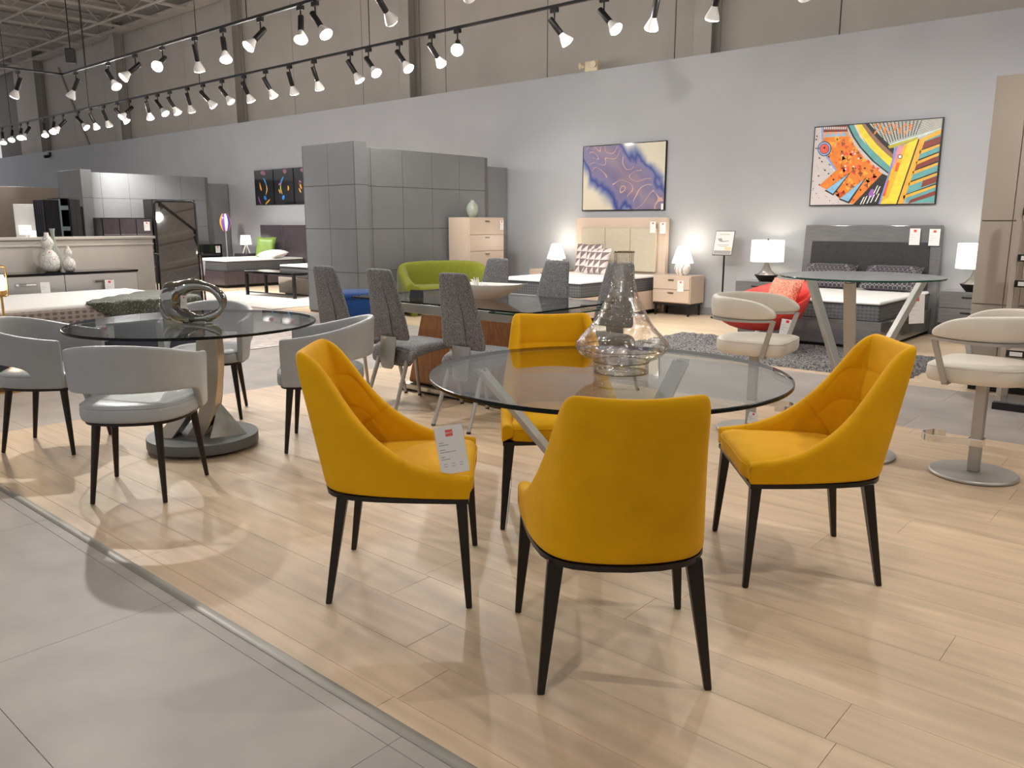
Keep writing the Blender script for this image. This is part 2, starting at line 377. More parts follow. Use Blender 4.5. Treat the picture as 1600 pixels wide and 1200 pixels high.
def spot(x, y, aim, label, group, on=True, power=None):
    d = Vector(aim).normalized(); o = thing('track_spotlight', label, 'spotlight', (x, y, ZT - .02), 0, group)
    if 'mount' not in LENSMESH:
        LENSMESH['mount'] = MB().box(-.05, .05, -.018, .018, -.045, .0).build('mount', BLACK, o).data
        LENSMESH['stem'] = MB().cyl((0, 0, -.04), (0, 0, -.16), .009, n=8).build('stem', BLACK, o).data
        LENSMESH['socket'] = MB().lathe([(.0, -.11), (.034, -.11), (.034, .09), (.03, .095), (0, .095)], 16).build('socket', BLACK, o, smooth=40).data
        LENSMESH['bulb'] = MB().lathe([(.028, .09), (.036, .115), (.066, .18), (.074, .205), (.074, .214)], 20, caps=False).build('bulb', BULB, o, smooth=60).data
        LENSMESH['lens'] = MB().lathe([(.0735, .212), (.062, .224), (.034, .232), (.0, .234)], 20, caps=False).build('lens', LENS, o, smooth=60).data
        LENSMESH['off'] = LENSMESH['lens'].copy(); LENSMESH['off'].materials[0] = LENSOFF
        ob = {c.name.split('.')[0]: c for c in o.children}
    else:
        ob = {}
        for n in ('mount', 'stem', 'socket', 'bulb', 'lens'):
            c = bpy.data.objects.new(n, LENSMESH['off' if n == 'lens' and not on else n]); C.objects.link(c); c.parent = o; ob[n] = c
    q = Vector((0, 0, 1)).rotation_difference(d)
    piv = Vector((0, 0, -.17)) + .03 * d
    for n in ('socket', 'bulb', 'lens'):
        ob[n].rotation_mode = 'QUATERNION'; ob[n].rotation_quaternion = q; ob[n].location = piv
    if on:
        L = bpy.data.lights.new('spot', 'SPOT'); L.energy = power or SPOT_W; L.color = LAMP_COL; L.spot_size = R(78); L.spot_blend = .9; L.shadow_soft_size = .035
        lo = bpy.data.objects.new('beam', L); C.objects.link(lo); lo.parent = o; lo.location = piv + d * .30
        lo.rotation_mode = 'QUATERNION'; lo.rotation_quaternion = Vector((0, 0, -1)).rotation_difference(d)
        NSP[0] += 1
        if y > 5 and NSP[0] % 2:       # bulb spill as added point fill on alternate lamps, brightening upper wall and ceiling
            G = bpy.data.lights.new('glow', 'POINT'); G.energy = 26; G.color = LAMP_COL; G.shadow_soft_size = .07; go = bpy.data.objects.new('glow', G); C.objects.link(go); go.parent = o; go.location = piv + d * .31 - Vector((0, 0, .05))
    return o
RT = Vector((.755, .656, 0)); TC = Vector((.656, -.755, 0))
def av(l, b): return RT * l + TC * b + Vector((0, 0, -1))
rail([(5.5, 7.6, ZT), (-33, 7.6, ZT)], 'black ceiling light rail nearest the grey wall')
rail([(-14.75, .0, ZT), (-14.62, 5.68, ZT), (5.5, 5.68, ZT)], 'black ceiling light rail bending at its left end')
LOW = [(-23.67, .3, .5), (-22.99, .3, .8), (-22.38, .3, .9), (-21.92, -.3, .7), (-20.92, .3, .5), (-20.35, .3, .9), (-19.8, -.8, .5), (-18.97, 1., .2), (-18.32, .2, -.5), (-17.69, .1, -.6),
       (-17.07, .8, -.3), (-16.53, -.7, .8), (-15.8, 0, -.5), (-15.36, .8, .3), (-14.89, .6, 0), (-14.24, .05, -.5), (-13.7, .8, -.4), (-13.07, .8, .2), (-12.39, .35, -.3), (-11.76, .5, -.1),
       (-11.11, .15, -.45), (-10.48, .2, -.5), (-9.63, .6, .0), (-9.23, .7, .7), (-8.59, .7, .5), (-7.97, .7, -.9), (-7.51, .05, 1.9), (-5.99, .8, .0), (-5.32, .7, .7), (-4.68, -.1, -.6), (-4.0, -.1, -.4)]
for i, (x, l, b) in enumerate(reversed(LOW)):
    lab = ('rightmost' if i == 0 else ORD[i]) + ' spotlight' + ('' if i == 0 else ' from the right') + ' on the rail nearest the grey wall'
    on = x != -13.07
    spot(x, 7.6, av(l, b), lab if on else 'unlit spotlight on the rail nearest the grey wall', 'spotlights on the rail nearest the grey wall', on, SPOT_W * (1.9 if x < -11 else 1.))
UPP = [(-14.12, -.5, .1, 0), (-12.93, .7, .4, 1), (-12.05, -.9, .7, 1), (-11.24, 0, 1.7, 1), (-10.36, 0, -.4, 1), (-9.67, .25, .5, 1), (-8.84, -.7, .7, 1), (-8.04, .1, .6, 1), (-7.77, .7, .5, 1)]
for i, (x, l, b, on) in enumerate(reversed(UPP)):
    lab = ('rightmost' if i == 0 else ORD[i]) + ' spotlight' + ('' if i == 0 else ' from the right') + ' on the upper rail that bends'
    spot(x, 5.68, av(l, b), lab if on else 'unlit spotlight just right of the bend in the upper rail', 'spotlights on the upper rail', bool(on))
spot(-14.73, 5.05, av(-.6, -.2), 'spotlight left of the bend in the upper rail', 'spotlights on the upper rail')
# the same rails and their neighbours go on over the camera, outside the picture
rail([(5.5, 3.74, ZT), (-7.9, 3.74, ZT)], 'black ceiling light rail above the dining tables'); rail([(5.5, 2.75, ZT), (-8.1, 2.75, ZT)], 'black ceiling light rail above the near chairs'); rail([(5.5, -1.6, ZT), (-9, -1.6, ZT)], 'black ceiling light rail behind the camera')
OUT = 'black track spotlight with white bulb above the picture'
EXTRA = [(-3.2, 7.6, (-3.4, 10.9, 1.6)), (-2.4, 7.6, (-2.2, 10.9, 1.4)), (-1.4, 7.6, (-2.2, 9.6, 0)), (-.4, 7.6, (-1.2, 10.9, 1.5)), (1, 7.6, (0, 10, .5)),
         (-6.7, 5.68, (-7.4, 9.5, .5)), (-5.6, 5.68, (-6.9, 10.9, 1.5)), (-4.6, 5.68, (-4.4, 8.6, 0)), (-3.4, 5.68, (-3.3, 9.4, .4)), (-2.6, 5.68, (-1.6, 2.6, .5), .3), (-1.4, 5.68, (-1.2, 3.0, 0), .3), (-.3, 5.68, (-1.0, 7.3, 1)), (.8, 5.68, (-.9, 3.2, .3), .2), (2.2, 5.68, (.2, 3.0, 0), .12),
         (-6.4, 3.74, (-5.0, 2.2, .4), .3), (-5.3, 3.74, (-8.4, 3.4, .5), .6), (-4.4, 3.74, (-4.3, 4.9, .7), 1.0), (-3.3, 3.74, (-4.2, 2.0, .5), .2), (-2.3, 3.74, (-1.5, 2.0, .5), .15), (-1.2, 3.74, (-2.0, 2.2, .5), .15), (-.2, 3.74, (-1.0, 5.0, .6), .35), (1.3, 3.74, (-1.2, 2.2, .3), .95),
         (-7.8, 2.75, (-3.4, 1.9, .3), 2.2), (-6.0, 2.75, (-9.6, 3.6, .9), .7), (-4.8, 2.75, (-4.6, 3.6, .4), .3), (-3.4, 2.75, (-2.4, .9, 0), .2), (-.9, 2.75, (-1.8, 3.2, .6), .2), (1.6, 2.75, (.0, 1.6, 0), .08),
         (-6, -1.6, (-6, -3, 0), .4), (-3.2, -1.6, (-3, .6, 0), .3), (-.9, -1.6, (-1.3, 2.4, .2), .75), (2.5, -1.6, (2, 0, 0), .4)]
for x, y, t, *pw in EXTRA:
    spot(x, y, Vector(t) - Vector((x, y, ZT)), OUT, 'spotlights above the picture', True, SPOT_W * (pw[0] if pw else .55 if x > -4 else 1.))
# ------------------------------------------------------------------ helpers for upholstered shells
def mirror_half(H): return [Vector(p) for p in H] + [Vector((-p[0], *p[1:])) for p in reversed(H[:-1])]
def inward(P):                 # unit normals pointing to the inside of a U-shaped plan
    out = []
    for i in range(len(P)):
        t = P[min(i + 1, len(P) - 1)] - P[max(i - 1, 0)]; n = Vector((t.y, -t.x)).normalized()
        if n.dot(Vector((-P[i].x, .05 - P[i].y))) < 0: n = -n
        out.append(n)
    return out
def outline(pts, n=3):         # closed smooth outline from corner points (x, y)
    P = [Vector(p) for p in pts]; m = len(P); out = []
    for i in range(m):
        a, b, c, d = P[i - 1], P[i], P[(i + 1) % m], P[(i + 2) % m]
        for k in range(n):
            t = k / n; out.append(.5 * ((2 * b) + (c - a) * t + (2 * a - 5 * b + 4 * c - d) * t * t + (3 * b - a - 3 * c + d) * t ** 3))
    return out
def pad(m, ring, levels, cy=0.):       # loft of scaled outlines: levels = [(z, scale)]
    m.loft([[(p[0] * s, cy + (p[1] - cy) * s, z) for p in ring] for z, s in levels]); return m
def legs4(o, top, bot, w0, w1, mat, rnd=False, feet=None):
    for (tx, ty), (bx, by) in zip(top[0], bot[0]):
        for sx in (-1, 1):
            m = MB()
            if rnd: m.tube([(sx * tx, ty, top[1]), (sx * bx, by, .004)], [w0 / 2, w1 / 2], 12)
            else: m.foot((sx * tx, ty, top[1]), (sx * bx, by, 0), w0, w0 * .8, w1, w1)
            l = m.build('leg', mat, o, smooth=40 if rnd else None, bevel=0 if rnd else .003, seg=1)
            if feet: MB().cyl((sx * bx, by, 0), (sx * bx, by, .014), w1 * .56, n=10).build('foot_cap', feet, l)

# ------------------------------------------------------------------ yellow dining set
def yellow_chair(loc, rz, label):
    o = thing('dining_chair', label, 'chair', loc, rz, 'mustard yellow dining chairs')
    base = [(.285, .268), (.285, .262), (.283, .19), (.279, .10), (.271, 0), (.26, -.08), (.243, -.15), (.217, -.203), (.19, -.23), (.16, -.25), (.09, -.272), (0, -.28)]
    top = [(.284, .272, .470), (.284, .266, .472), (.284, .18, .479), (.279, .07, .505), (.264, -.05, .578), (.240, -.145, .678), (.220, -.214, .785), (.207, -.268, .866), (.200, -.318, .889), (.175, -.346, .892), (.09, -.362, .886), (0, -.367, .882)]
    bp = mirror_half(base); tp = [Vector((p[0], p[1])) for p in mirror_half(top)]; tz = [p[2] for p in mirror_half(top)]
    nb = inward(bp); nt_ = inward(tp); rings = []
    for i in range(len(bp)):
        b, t, zt = bp[i], tp[i], tz[i]; ring = []
        at = lambda z, off: (lambda f: (b * (1 - f) + t * f) + (nb[i] * (1 - f) + nt_[i] * f) * off)(max(0, min(1, (z - .40) / (zt - .40))))
        for f in (0, .04, .35, .7, .93): z = .40 + (zt - .40) * f; p = at(z, 0); ring.append((p.x, p.y, z))
        p = at(zt, .008); ring.append((p.x, p.y, zt + .006)); p = at(zt, .026); ring.append((p.x, p.y, zt + .010)); p = at(zt, .044); ring.append((p.x, p.y, zt + .004))
        T = [zt - .022, .764, .756, .748, .634, .626, .618, .5, .43]
        for j, z in enumerate(T):
            if zt < .76: z = zt - .022 - (zt - .022 - .425) * j / 8
            else: z = min(z, zt - .022 - .004 * j)
            g = -.009 if j in (2, 5) and zt > .76 else 0
            p = at(z, .052 + g); ring.append((p.x, p.y, z))
        rings.append(ring)
    MB().loft(rings).build('shell', YEL, o, sub=2)
    sr = outline([(.232, .266), (.238, .15), (.23, 0), (.20, -.12), (.12, -.20), (0, -.215), (-.12, -.20), (-.20, -.12), (-.23, 0), (-.238, .15), (-.232, .266), (0, .272)], 3)
    seat = MB(); pad(seat, sr, [(.402, .97), (.408, 1.0), (.45, 1.005), (.468, .985), (.478, .93), (.486, .7), (.489, .35)], .03)
    st = seat.build('seat', YEL, o, smooth=60)
    ring = [(p[0] * 1.003, .03 + (p[1] - .03) * 1.003, .458) for p in sr]
    MB().tube(ring, .0035, 6, closed=True).build('piping', YEL, st, smooth=60)
    fr = MB(); pl = [(p.x * .985, p.y * .985) for p in bp]; fr.prism(pl, .384, .401); fr.build('frame', BRONZE, o, smooth=40)
    legs4(o, ([(.252, .238), (.20, -.185)], .39), ([(.283, .262), (.245, -.243)], 0), .047, .021, BRONZE)
    return o
yc1 = yellow_chair((-1.3255, 2.004, 0), 133.8 - 90, 'mustard yellow dining chair with its back to the camera')
dup(yc1, (-2.247, 1.947, 0), 41.5 - 90, 'mustard yellow dining chair facing right with a price tag standing on its seat')
dup(yc1, (-1.169, 3.09, 0), 218.5 - 90, 'mustard yellow dining chair on the right facing left')
dup(yc1, (-2.26, 2.93, 0), 315.6 - 90, 'mustard yellow dining chair behind the glass table facing the camera')

def disc(m, r, z0, z1, n=96, b=.003):
    rg = lambda rr, z: [(rr * math.cos(2 * math.pi * k / n), rr * math.sin(2 * math.pi * k / n), z) for k in range(n)]
    m.add(rg(r - b, z1), [tuple(range(n))], 0); m.add(rg(r - b, z0), [tuple(range(n - 1, -1, -1))], 0)
    m.loft([rg(r - b, z0), rg(r, z0 + b), rg(r, z1 - b), rg(r - b, z1)], False, True, 1); return m
def tripod(o, angs, rt, rb, zt, w, t, mat, zb=.012):
    for a in angs:
        u = Vector((math.cos(R(a)), math.sin(R(a)), 0)); side = Vector((-u.y, u.x, 0))
        MB().bar(u * -rb + Vector((0, 0, zb)), u * rt + Vector((0, 0, zt)), w, t, side=side).build('leg', mat, o, bevel=.002, seg=1)
yt = thing('dining_table', 'round clear glass dining table between the four mustard chairs', 'table', (-1.783, 2.624, 0))
disc(MB(), .702, .744, .760).build('glass_top', [GLASS, GEDGE], yt)
tripod(yt, (206, 86, 326), .52, .13, .741, .075, .022, SATIN, .006)
for a in (206, 86, 326):
    u = Vector((math.cos(R(a)), math.sin(R(a)), 0)); MB().lathe([(0, 0), (.028, 0), (.028, .008), (0, .008)], 16, (u.x * .53, u.y * .53, .739)).build('glass_pad', CHROME, yt)

v = thing('glass_vase', 'tall bubbled clear glass vase on the round table', 'vase', (-1.737, 2.649, .7605))
pr_ = [(0.104, 0), (.108, .006), (.106, .03), (.107, .044), (.112, .05), (.15, .066), (.172, .085), (.183, .105), (.181, .122), (.165, .140), (.135, .170), (.108, .205), (.088, .245), (.066, .29), (.051, .33), (.043, .375), (.038, .42), (.037, .455), (.040, .47)]
MB().lathe(pr_, 48, caps=False).build('outer_glass', VGLASS, v, smooth=60)
MB().lathe([(max(r - .006, .001), z + .004) for r, z in pr_[:-1]] + [(.034, .47), (.040, .47)], 48, caps=False).build('inner_glass', VGLASS, v, smooth=60)
MB().lathe([(0, .002), (.104, .002)], 40, caps=False).build('foot_disc', VGLASS, v)
VRING = glass('thick vase glass', (.62, .58, .48), .05, base=.12)
for r_, z_, q_ in ((.104, .004, .004), (.107, .046, .0035), (.0385, .469, .003), (.18, .10, .0015)): MB().tube([(r_ * math.cos(2 * math.pi * k / 48), r_ * math.sin(2 * math.pi * k / 48), z_) for k in range(48)], q_, 8, closed=True).build('glass_ring', VRING, v, smooth=60)
rb = MB(); random.seed(5)
for k in range(150):
    z = random.uniform(.02, .45); r = next((a + (b - a) * (z - z0) / (z1 - z0) for (a, z0), (b, z1) in zip(pr_, pr_[1:]) if z0 <= z <= z1), .04) - .003
    a = random.uniform(0, 6.283); q = .0018 + random.random() * .0024
    c = Vector((r * math.cos(a), r * math.sin(a), z)); rb.add([c + Vector(d) * q for d in ((1, 0, 0), (-1, 0, 0), (0, 1, 0), (0, -1, 0), (0, 0, 1), (0, 0, -1))], [(0, 2, 4), (2, 1, 4), (1, 3, 4), (3, 0, 4), (2, 0, 5), (1, 2, 5), (3, 1, 5), (0, 3, 5)])
bo = rb.build('bubble_glints', M('painted bubble glint', (.85, .83, .78), .1, noise=(5, .02), spec=1.), v, smooth=80); bo['kind'] = 'stuff'  # opaque pale specks: bubbles with their sparkle put into the colour

# ------------------------------------------------------------------ grey dining set
def barrel_chair(loc, rz, label):
    o = thing('barrel_chair', label, 'chair', loc, rz, 'silver grey leather barrel chairs')
    H = [(.272, .224, .405, .682), (.273, .217, .405, .683), (.282, .16, .405, .688), (.288, .10, .405, .696), (.2905, .075, .425, .70), (.292, .055, .492, .703), (.295, .02, .522, .708), (.293, -.06, .538, .724), (.272, -.14, .546, .742), (.225, -.215, .552, .762), (.15, -.268, .555, .776), (.075, -.292, .556, .783), (0, -.30, .556, .785)]
    P = mirror_half(H); pl = [Vector((p[0], p[1])) for p in P]; n = inward(pl); rings = []
    for p, q, k in zip(P, pl, n):
        z0, z1 = p[2], p[3]; ring = []
        for z, off in ((z0, .004), (z0 + .01, 0), ((z0 + z1) / 2, -.004), (z1 - .012, -.012), (z1, -.008), (z1 + .004, .006), (z1, .022), (z1 - .012, .030), ((z0 + z1) / 2, .034), (z0 + .01, .038), (z0, .034)):
            w_ = q + k * off; ring.append((w_.x, w_.y, z))
        rings.append(ring)
    MB().loft(rings).build('backrest', LEATHER, o, sub=2)
    sr = outline([(.22, .235), (.262, .12), (.262, 0), (.235, -.12), (.16, -.205), (0, -.235), (-.16, -.205), (-.235, -.12), (-.262, 0), (-.262, .12), (-.22, .235), (-.12, .268), (0, .275), (.12, .268)], 3)
    s = MB(); pad(s, sr, [(.402, .95), (.405, .985), (.42, 1.0), (.455, 1.0), (.474, .975), (.486, .91), (.492, .7), (.495, .3)], .02); so = s.build('seat', LEATHER, o, smooth=60)
    MB().tube([(p[0] * .985, .02 + (p[1] - .02) * .985, .472) for p in sr], .003, 6, closed=True).build('seat_seam', LEATHER, so, smooth=60)
    f = MB(); f.prism([(p[0] * .93, .02 + (p[1] - .02) * .93) for p in sr], .386, .403); f.build('frame', BRONZE, o, smooth=40)
    legs4(o, ([(.20, .185), (.145, -.155)], .392), ([(.237, .222), (.172, -.22)], 0), .042, .022, BRONZE, True)
    return o
bc = barrel_chair((-4.01, 1.757, 0), 134.6 - 90, 'silver grey barrel chair with its back to the camera')
dup(bc, (-5.263, 1.785, 0), 43 - 90, 'silver grey barrel chair cut by the left edge of the photo')
dup(bc, (-5.31, 2.86, 0), 316 - 90, 'silver grey barrel chair behind the chrome sculpture facing the camera')
dup(bc, (-4.06, 2.922, 0), 228.7 - 90, 'silver grey barrel chair half hidden behind a mustard chair')

gt = thing('dining_table', 'round glass dining table on a twisting metal pedestal with grey disc base', 'table', (-4.565, 2.373, 0))
disc(MB(), .70, .744, .760).build('glass_top', [GLASS, GEDGE], gt)
GREYB = M('slate laminate', (.13, .135, .135), .45, noise=(5, .05))
MB().lathe([(0, .02), (.32, .02), (.322, .024), (.322, .076), (.32, .08), (0, .08)], 64).build('base_disc', GREYB, gt, smooth=40)
for a in range(0, 360, 72): MB().lathe([(0, 0), (.018, 0), (.02, .012), (.012, .021), (0, .021)], 12, (.27 * math.cos(R(a + 40)), .27 * math.sin(R(a + 40)), 0)).build('foot', CHROME, gt, smooth=40)
TAUPM = M('champagne satin metal', (.40, .345, .275), .35, .75, noise=(5, .05))
PU = Vector((.755, .656, 0)); PW = Vector((-.656, .755, 0))        # across and along the line of sight used to set the blades out
def blade(path, mats, dw):
    # a bent band: path of (u, w, z, half width in u, half depth in w); body with a thin bright lip on one side
    P = smoothpts([(a, b, c) for a, b, c, _, _ in path], 5); n = len(P) - 1; rings = []; lip = []
    for i, p in enumerate(P):
        f = i / n * (len(path) - 1); k = min(int(f), len(path) - 2); t = f - k; hu = path[k][3] * (1 - t) + path[k + 1][3] * t; hw = path[k][4] * (1 - t) + path[k + 1][4] * t
        q = lambda du, dv: PU * (p.x + du) + PW * (p.y + dv) + Vector((0, 0, p.z))
        rings.append([q(-hu, -hw), q(hu, -hw), q(hu, hw), q(-hu, hw)]); lip.append([q(hu - .006, -hw - .004), q(hu + .004, -hw - .004), q(hu + .004, hw), q(hu - .006, hw)])
    b = MB().loft(rings).build('pedestal_blade', mats[0], gt, smooth=35); MB().loft(lip).build('blade_lip', mats[1], b, smooth=35); return b
GOLDM = M('pale gold metal', (.50, .38, .24), .3, .9, noise=(5, .05))
DARKM = M('dark bronze satin', (.045, .038, .032), .35, .6, noise=(6, .1))
blade([(-.02, -.02, .08, .05, .05), (.045, -.02, .2, .045, .05), (.085, -.01, .38, .04, .05), (.10, .0, .56, .04, .05), (.088, .01, .742, .042, .05)], (TAUPM, GOLDM), 0)
blade([(-.03, .08, .08, .06, .03), (.04, .06, .25, .05, .03), (.075, .06, .5, .04, .03), (.05, .06, .742, .04, .03)], (DARKM, DARKM), 0)
blade([(-.19, -.06, .08, .055, .06), (-.12, -.04, .17, .05, .06), (-.045, .0, .30, .042, .06), (.02, .05, .5, .04, .05), (.03, .08, .742, .035, .05)], (TAUPM, DARKM), 0)
def wedge(us, mat):
    m = MB(); m.add([PU * a + PW * b + Vector((0, 0, c)) for a, b, c in us], [(0, 1, 4), (1, 2, 4), (2, 3, 4), (3, 0, 4), (0, 3, 2, 1)]); m.build('pedestal_wedge', mat, gt)
wedge([(.05, -.02, .081), (.09, -.13, .081), (.275, -.02, .081), (.18, .14, .081), (.10, .03, .275)], STEEL)
MB().lathe([(0, .742), (.07, .742), (.07, .7465), (0, .7465)], 24).build('glass_pad', CHROME, gt)

# chrome ring sculpture with a bulging head and curled trunk on its left
sc = thing('sculpture', 'shiny dark chrome ring shaped sculpture on the left glass table', 'sculpture', (-4.535, 2.385, .7612), 41)
m = MB(); pts = []; rad = []
for k in range(40):
    t = 2 * math.pi * k / 40; pts.append((.15 * math.cos(t) + .0, 0, .112 + .088 * math.sin(t) + (.018 if math.sin(t) > 0 else 0) * math.sin(t)))
    lft = max(0, -math.cos(t)); rad.append(.022 + .046 * lft ** 1.2 + .008 * max(0, math.sin(t)) + .004 * math.sin(5 * t))
m.tube(pts, rad, 18, closed=True).build('ring', DCHROME, sc, smooth=80)
m = MB(); m.lathe([(0, -.062), (.034, -.055), (.056, -.03), (.063, 0), (.055, .035), (.03, .056), (0, .062)], 20); m.xf(Matrix.Translation((-.148, 0, .165)) @ Matrix.Rotation(R(20), 4, 'Y') @ Matrix.Diagonal((1, .85, 1.25, 1))).build('head', DCHROME, sc, smooth=80)
m = MB(); m.tube(smoothpts([(-.175, 0, .15), (-.20, 0, .10), (-.198, 0, .05), (-.178, 0, .026), (-.155, 0, .036), (-.158, 0, .056)], 5), [.03 - .016 * i / 25 for i in range(26)], 14).build('trunk', DCHROME, sc, smooth=80)
m = MB(); m.tube([(-.012, 0, .225), (-.018, 0, .25), (-.016, 0, .262)], [.02, .012, .013], 12); m.build('knob', DCHROME, sc, smooth=80)
for y_ in (-.02, .02): MB().tube([(-.06, y_, .03), (-.062, y_, .004)], [.022, .018], 12).build('foot', DCHROME, sc, smooth=80)
MB().tube([(.06, 0, .022), (.062, 0, .003)], [.024, .02], 12).build('foot', DCHROME, sc, smooth=80)

# ------------------------------------------------------------------ rectangular glass table with tweed chairs
rt = thing('dining_table', 'rectangular glass dining table with steel apron and walnut pedestal', 'table', (-4.315, 4.56, 0))
def sheet(x0, x1, y0, y1, z0, z1, ch):
    P = [(x0 + ch, y0), (x1 - ch, y0), (x1, y0 + ch), (x1, y1 - ch), (x1 - ch, y1), (x0 + ch, y1), (x0, y1 - ch), (x0, y0 + ch)]; n = 8; m = MB()
    m.add([(*p, z1) for p in P], [tuple(range(n))]); m.add([(*p, z0) for p in P], [tuple(range(n - 1, -1, -1))]); m.loft([[(*p, z0) for p in P], [(*p, z1) for p in P]], False, True, 1); return m
sheet(-.94, .93, -.50, .50, .748, .76, .012).build('glass_top', [GLASS, GEDGE], rt)
sheet(.50, 1.0, -.44, .44, .722, .732, .012).build('glass_leaf', [GLASS, GREENEDGE], rt)
ap = MB(); ap.box(-.80, .62, -.36, -.34, .655, .725); ap.box(-.80, .62, .34, .36, .655, .725); ap.box(-.80, -.78, -.34, .34, .655, .725); ap.box(.60, .62, -.34, .34, .655, .725); ap.build('apron', STEEL, rt, bevel=.002, seg=1)
for x_ in (-.72, .55):
    for y_ in (-.3, .3): MB().cyl((x_, y_, .72), (x_, y_, .748), .02).build('glass_pad', CHROME, rt)
pd = MB(); pd.prism([(-.60, .06), (.42, .06), (.30, .655), (-.42, .655)], -.22, .22, 0, 'y'); pd.build('pedestal', WOODV, rt, bevel=.03, seg=3)
MB().box(-.66, .50, -.26, .26, .018, .055).build('base_plate', STEEL, rt, bevel=.003, seg=1); MB().box(-.64, .48, -.25, .25, 0, .018).build('plinth', BLACK, rt)
def tweed_chair(loc, rz, label):
    o = thing('high_back_chair', label, 'chair', loc, rz, 'grey tweed high-back chairs')
    # back: tapering slab, narrow at the top, leaning
    H = []
    for z, hw, y_, th in ((.52, .165, -.195, .03), (.528, .186, -.197, .044), (.56, .194, -.202, .05), (.75, .168, -.235, .05), (.92, .143, -.272, .047), (1.0, .130, -.292, .044), (1.018, .12, -.297, .036), (1.026, .10, -.299, .02)):
        c = min(.035, hw * .4, th * .5); ring = []
        for (sx, sy) in ((1, -1), (1, 1), (-1, 1), (-1, -1)):
            for a in (0, 1, 2):
                ang = {(1, -1): -90, (1, 1): 0, (-1, 1): 90, (-1, -1): 180}[(sx, sy)] + 45 * a
                ring.append((sx * (hw - c) + c * math.cos(R(ang)), y_ + sy * (th / 2 - c) + c * math.sin(R(ang)) - .02 * (abs(sx * (hw - c)) / .2) * 0, z))
        H.append(ring)
    bk = MB().loft(H).build('backrest', TWEED, o, sub=1)
    MB().tube([(.05, -.228, .53), (.05, -.262, .75), (.02, -.295, .93)], .004, 6).build('back_seam', TWEED, bk, smooth=60)
    MB().loft([[(x_ + sx * 0, y_ - .006 * (1 - (x_ / .09) ** 2), z) for x_, y_ in [(-w_, yy), (-w_ / 2, yy - .006), (0, yy - .009), (w_ / 2, yy - .006), (w_, yy), (w_, yy + .006), (0, yy - .002), (-w_, yy + .006)]] for z, w_, yy, sx in ((.545, .085, -.226, 0), (.45, .08, -.236, 0), (.335, .066, -.244, 0), (.315, .05, -.245, 0))]).build('back_strap', STEEL, o, smooth=40)
    S_ = [(.30, -.22, .06), (.36, -.235, .10), (.43, -.215, .11), (.475, -.13, .09), (.487, 0, .075), (.49, .15, .065), (.482, .27, .055), (.465, .31, .035)]
    rings = []
    for z, y_, th in [(.36, -.205, .085), (.405, -.20, .10), (.44, -.15, .10), (.455, -.05, .085), (.462, .10, .075), (.458, .22, .065), (.448, .285, .045)]:
        w_ = .225 if y_ < .2 else .215; ring = []
        for k in range(14):
            a = 2 * math.pi * k / 14; cx_, cz_ = math.cos(a), math.sin(a); e = .35
            ring.append((w_ * math.copysign(abs(cx_) ** e, cx_), y_, z + th / 2 * math.copysign(abs(cz_) ** e, cz_)))
        rings.append(ring)
    MB().loft(rings).build('seat', TWEED, o, sub=1)
    legs4(o, ([(.205, .20), (.15, -.17)], .425), ([(.235, .275), (.165, -.335)], 0), .034, .026, SATIN, True, BLACK)
    return o
tc_ = tweed_chair((-3.705, 3.975, 0), 0, 'grey tweed high-back chair nearest the round yellow table')
dup(tc_, (-4.435, 3.975, 0), 0, 'middle grey tweed high-back chair on the near side of the rectangular table')
dup(tc_, (-5.05, 3.96, 0), 0, 'leftmost grey tweed high-back chair on the near side of the rectangular table')
dup(tc_, (-4.95, 5.2, 0), 180, 'grey tweed high-back chair beyond the rectangular table, in front of the beige chest')
dup(tc_, (-4.276, 5.2, 0), 180, 'grey tweed high-back chair beyond the rectangular table, in front of the beige bed')
dup(tc_, (-3.63, 5.2, 0), 180, 'grey tweed high-back chair seen behind the tall glass vase')
bo = thing('bowl', 'long white boat shaped ceramic bowl on the rectangular table', 'bowl', (-4.33, 4.62, .761), 12)
rings = []
for z, s, q in ((0, .30, .5), (.004, .33, .52), (.03, .55, .7), (.07, .82, .9), (.105, 1.0, 1.0), (.112, 1.0, 1.0), (.108, .97, .95), (.07, .78, .8), (.03, .5, .6), (.016, .2, .3)):
    rg_ = []
    for k in range(32):
        a = 2 * math.pi * k / 32; ca, sa = math.cos(a), math.sin(a); rg_.append((.40 * s * math.copysign(abs(ca) ** .85, ca), .15 * q * sa * abs(sa) ** .3, z + (.02 * abs(ca) ** 4 * s if z > .06 else 0)))
    rings.append(rg_)
MB().loft(rings).build('body', WCER, bo, smooth=70)
ur = thing('ornament', 'white spiky urchin ornament lying in the white bowl', 'ornament', (-4.37, 4.61, .838)); random.seed(2)
MB().lathe([(0, -.02), (.016, -.014), (.022, 0), (.016, .014), (0, .02)], 12).build('core', WCER, ur, smooth=80)
for k in range(18):
    a = k * 2.4; e = R(5 + 75 * ((k * 7) % 18) / 18); d = Vector((math.cos(a) * math.cos(e), math.sin(a) * math.cos(e), math.sin(e))); MB().tube([d * .01, d * (.075 + .02 * random.random())], [.010, .002], 8).build('spike', WCER, ur, smooth=80)
sg = thing('table_sign', 'small black table sign with two lines of white print', 'sign', (-4.74, 4.30, .761), 20)
MB().hexa([(-.055, -.012, 0), (.055, -.012, 0), (.055, .022, 0), (-.055, .022, 0), (-.055, .01, .06), (.055, .01, .06), (.055, .016, .06), (-.055, .016, .06)]).build('block', GLOSSBLK, sg, bevel=.001)
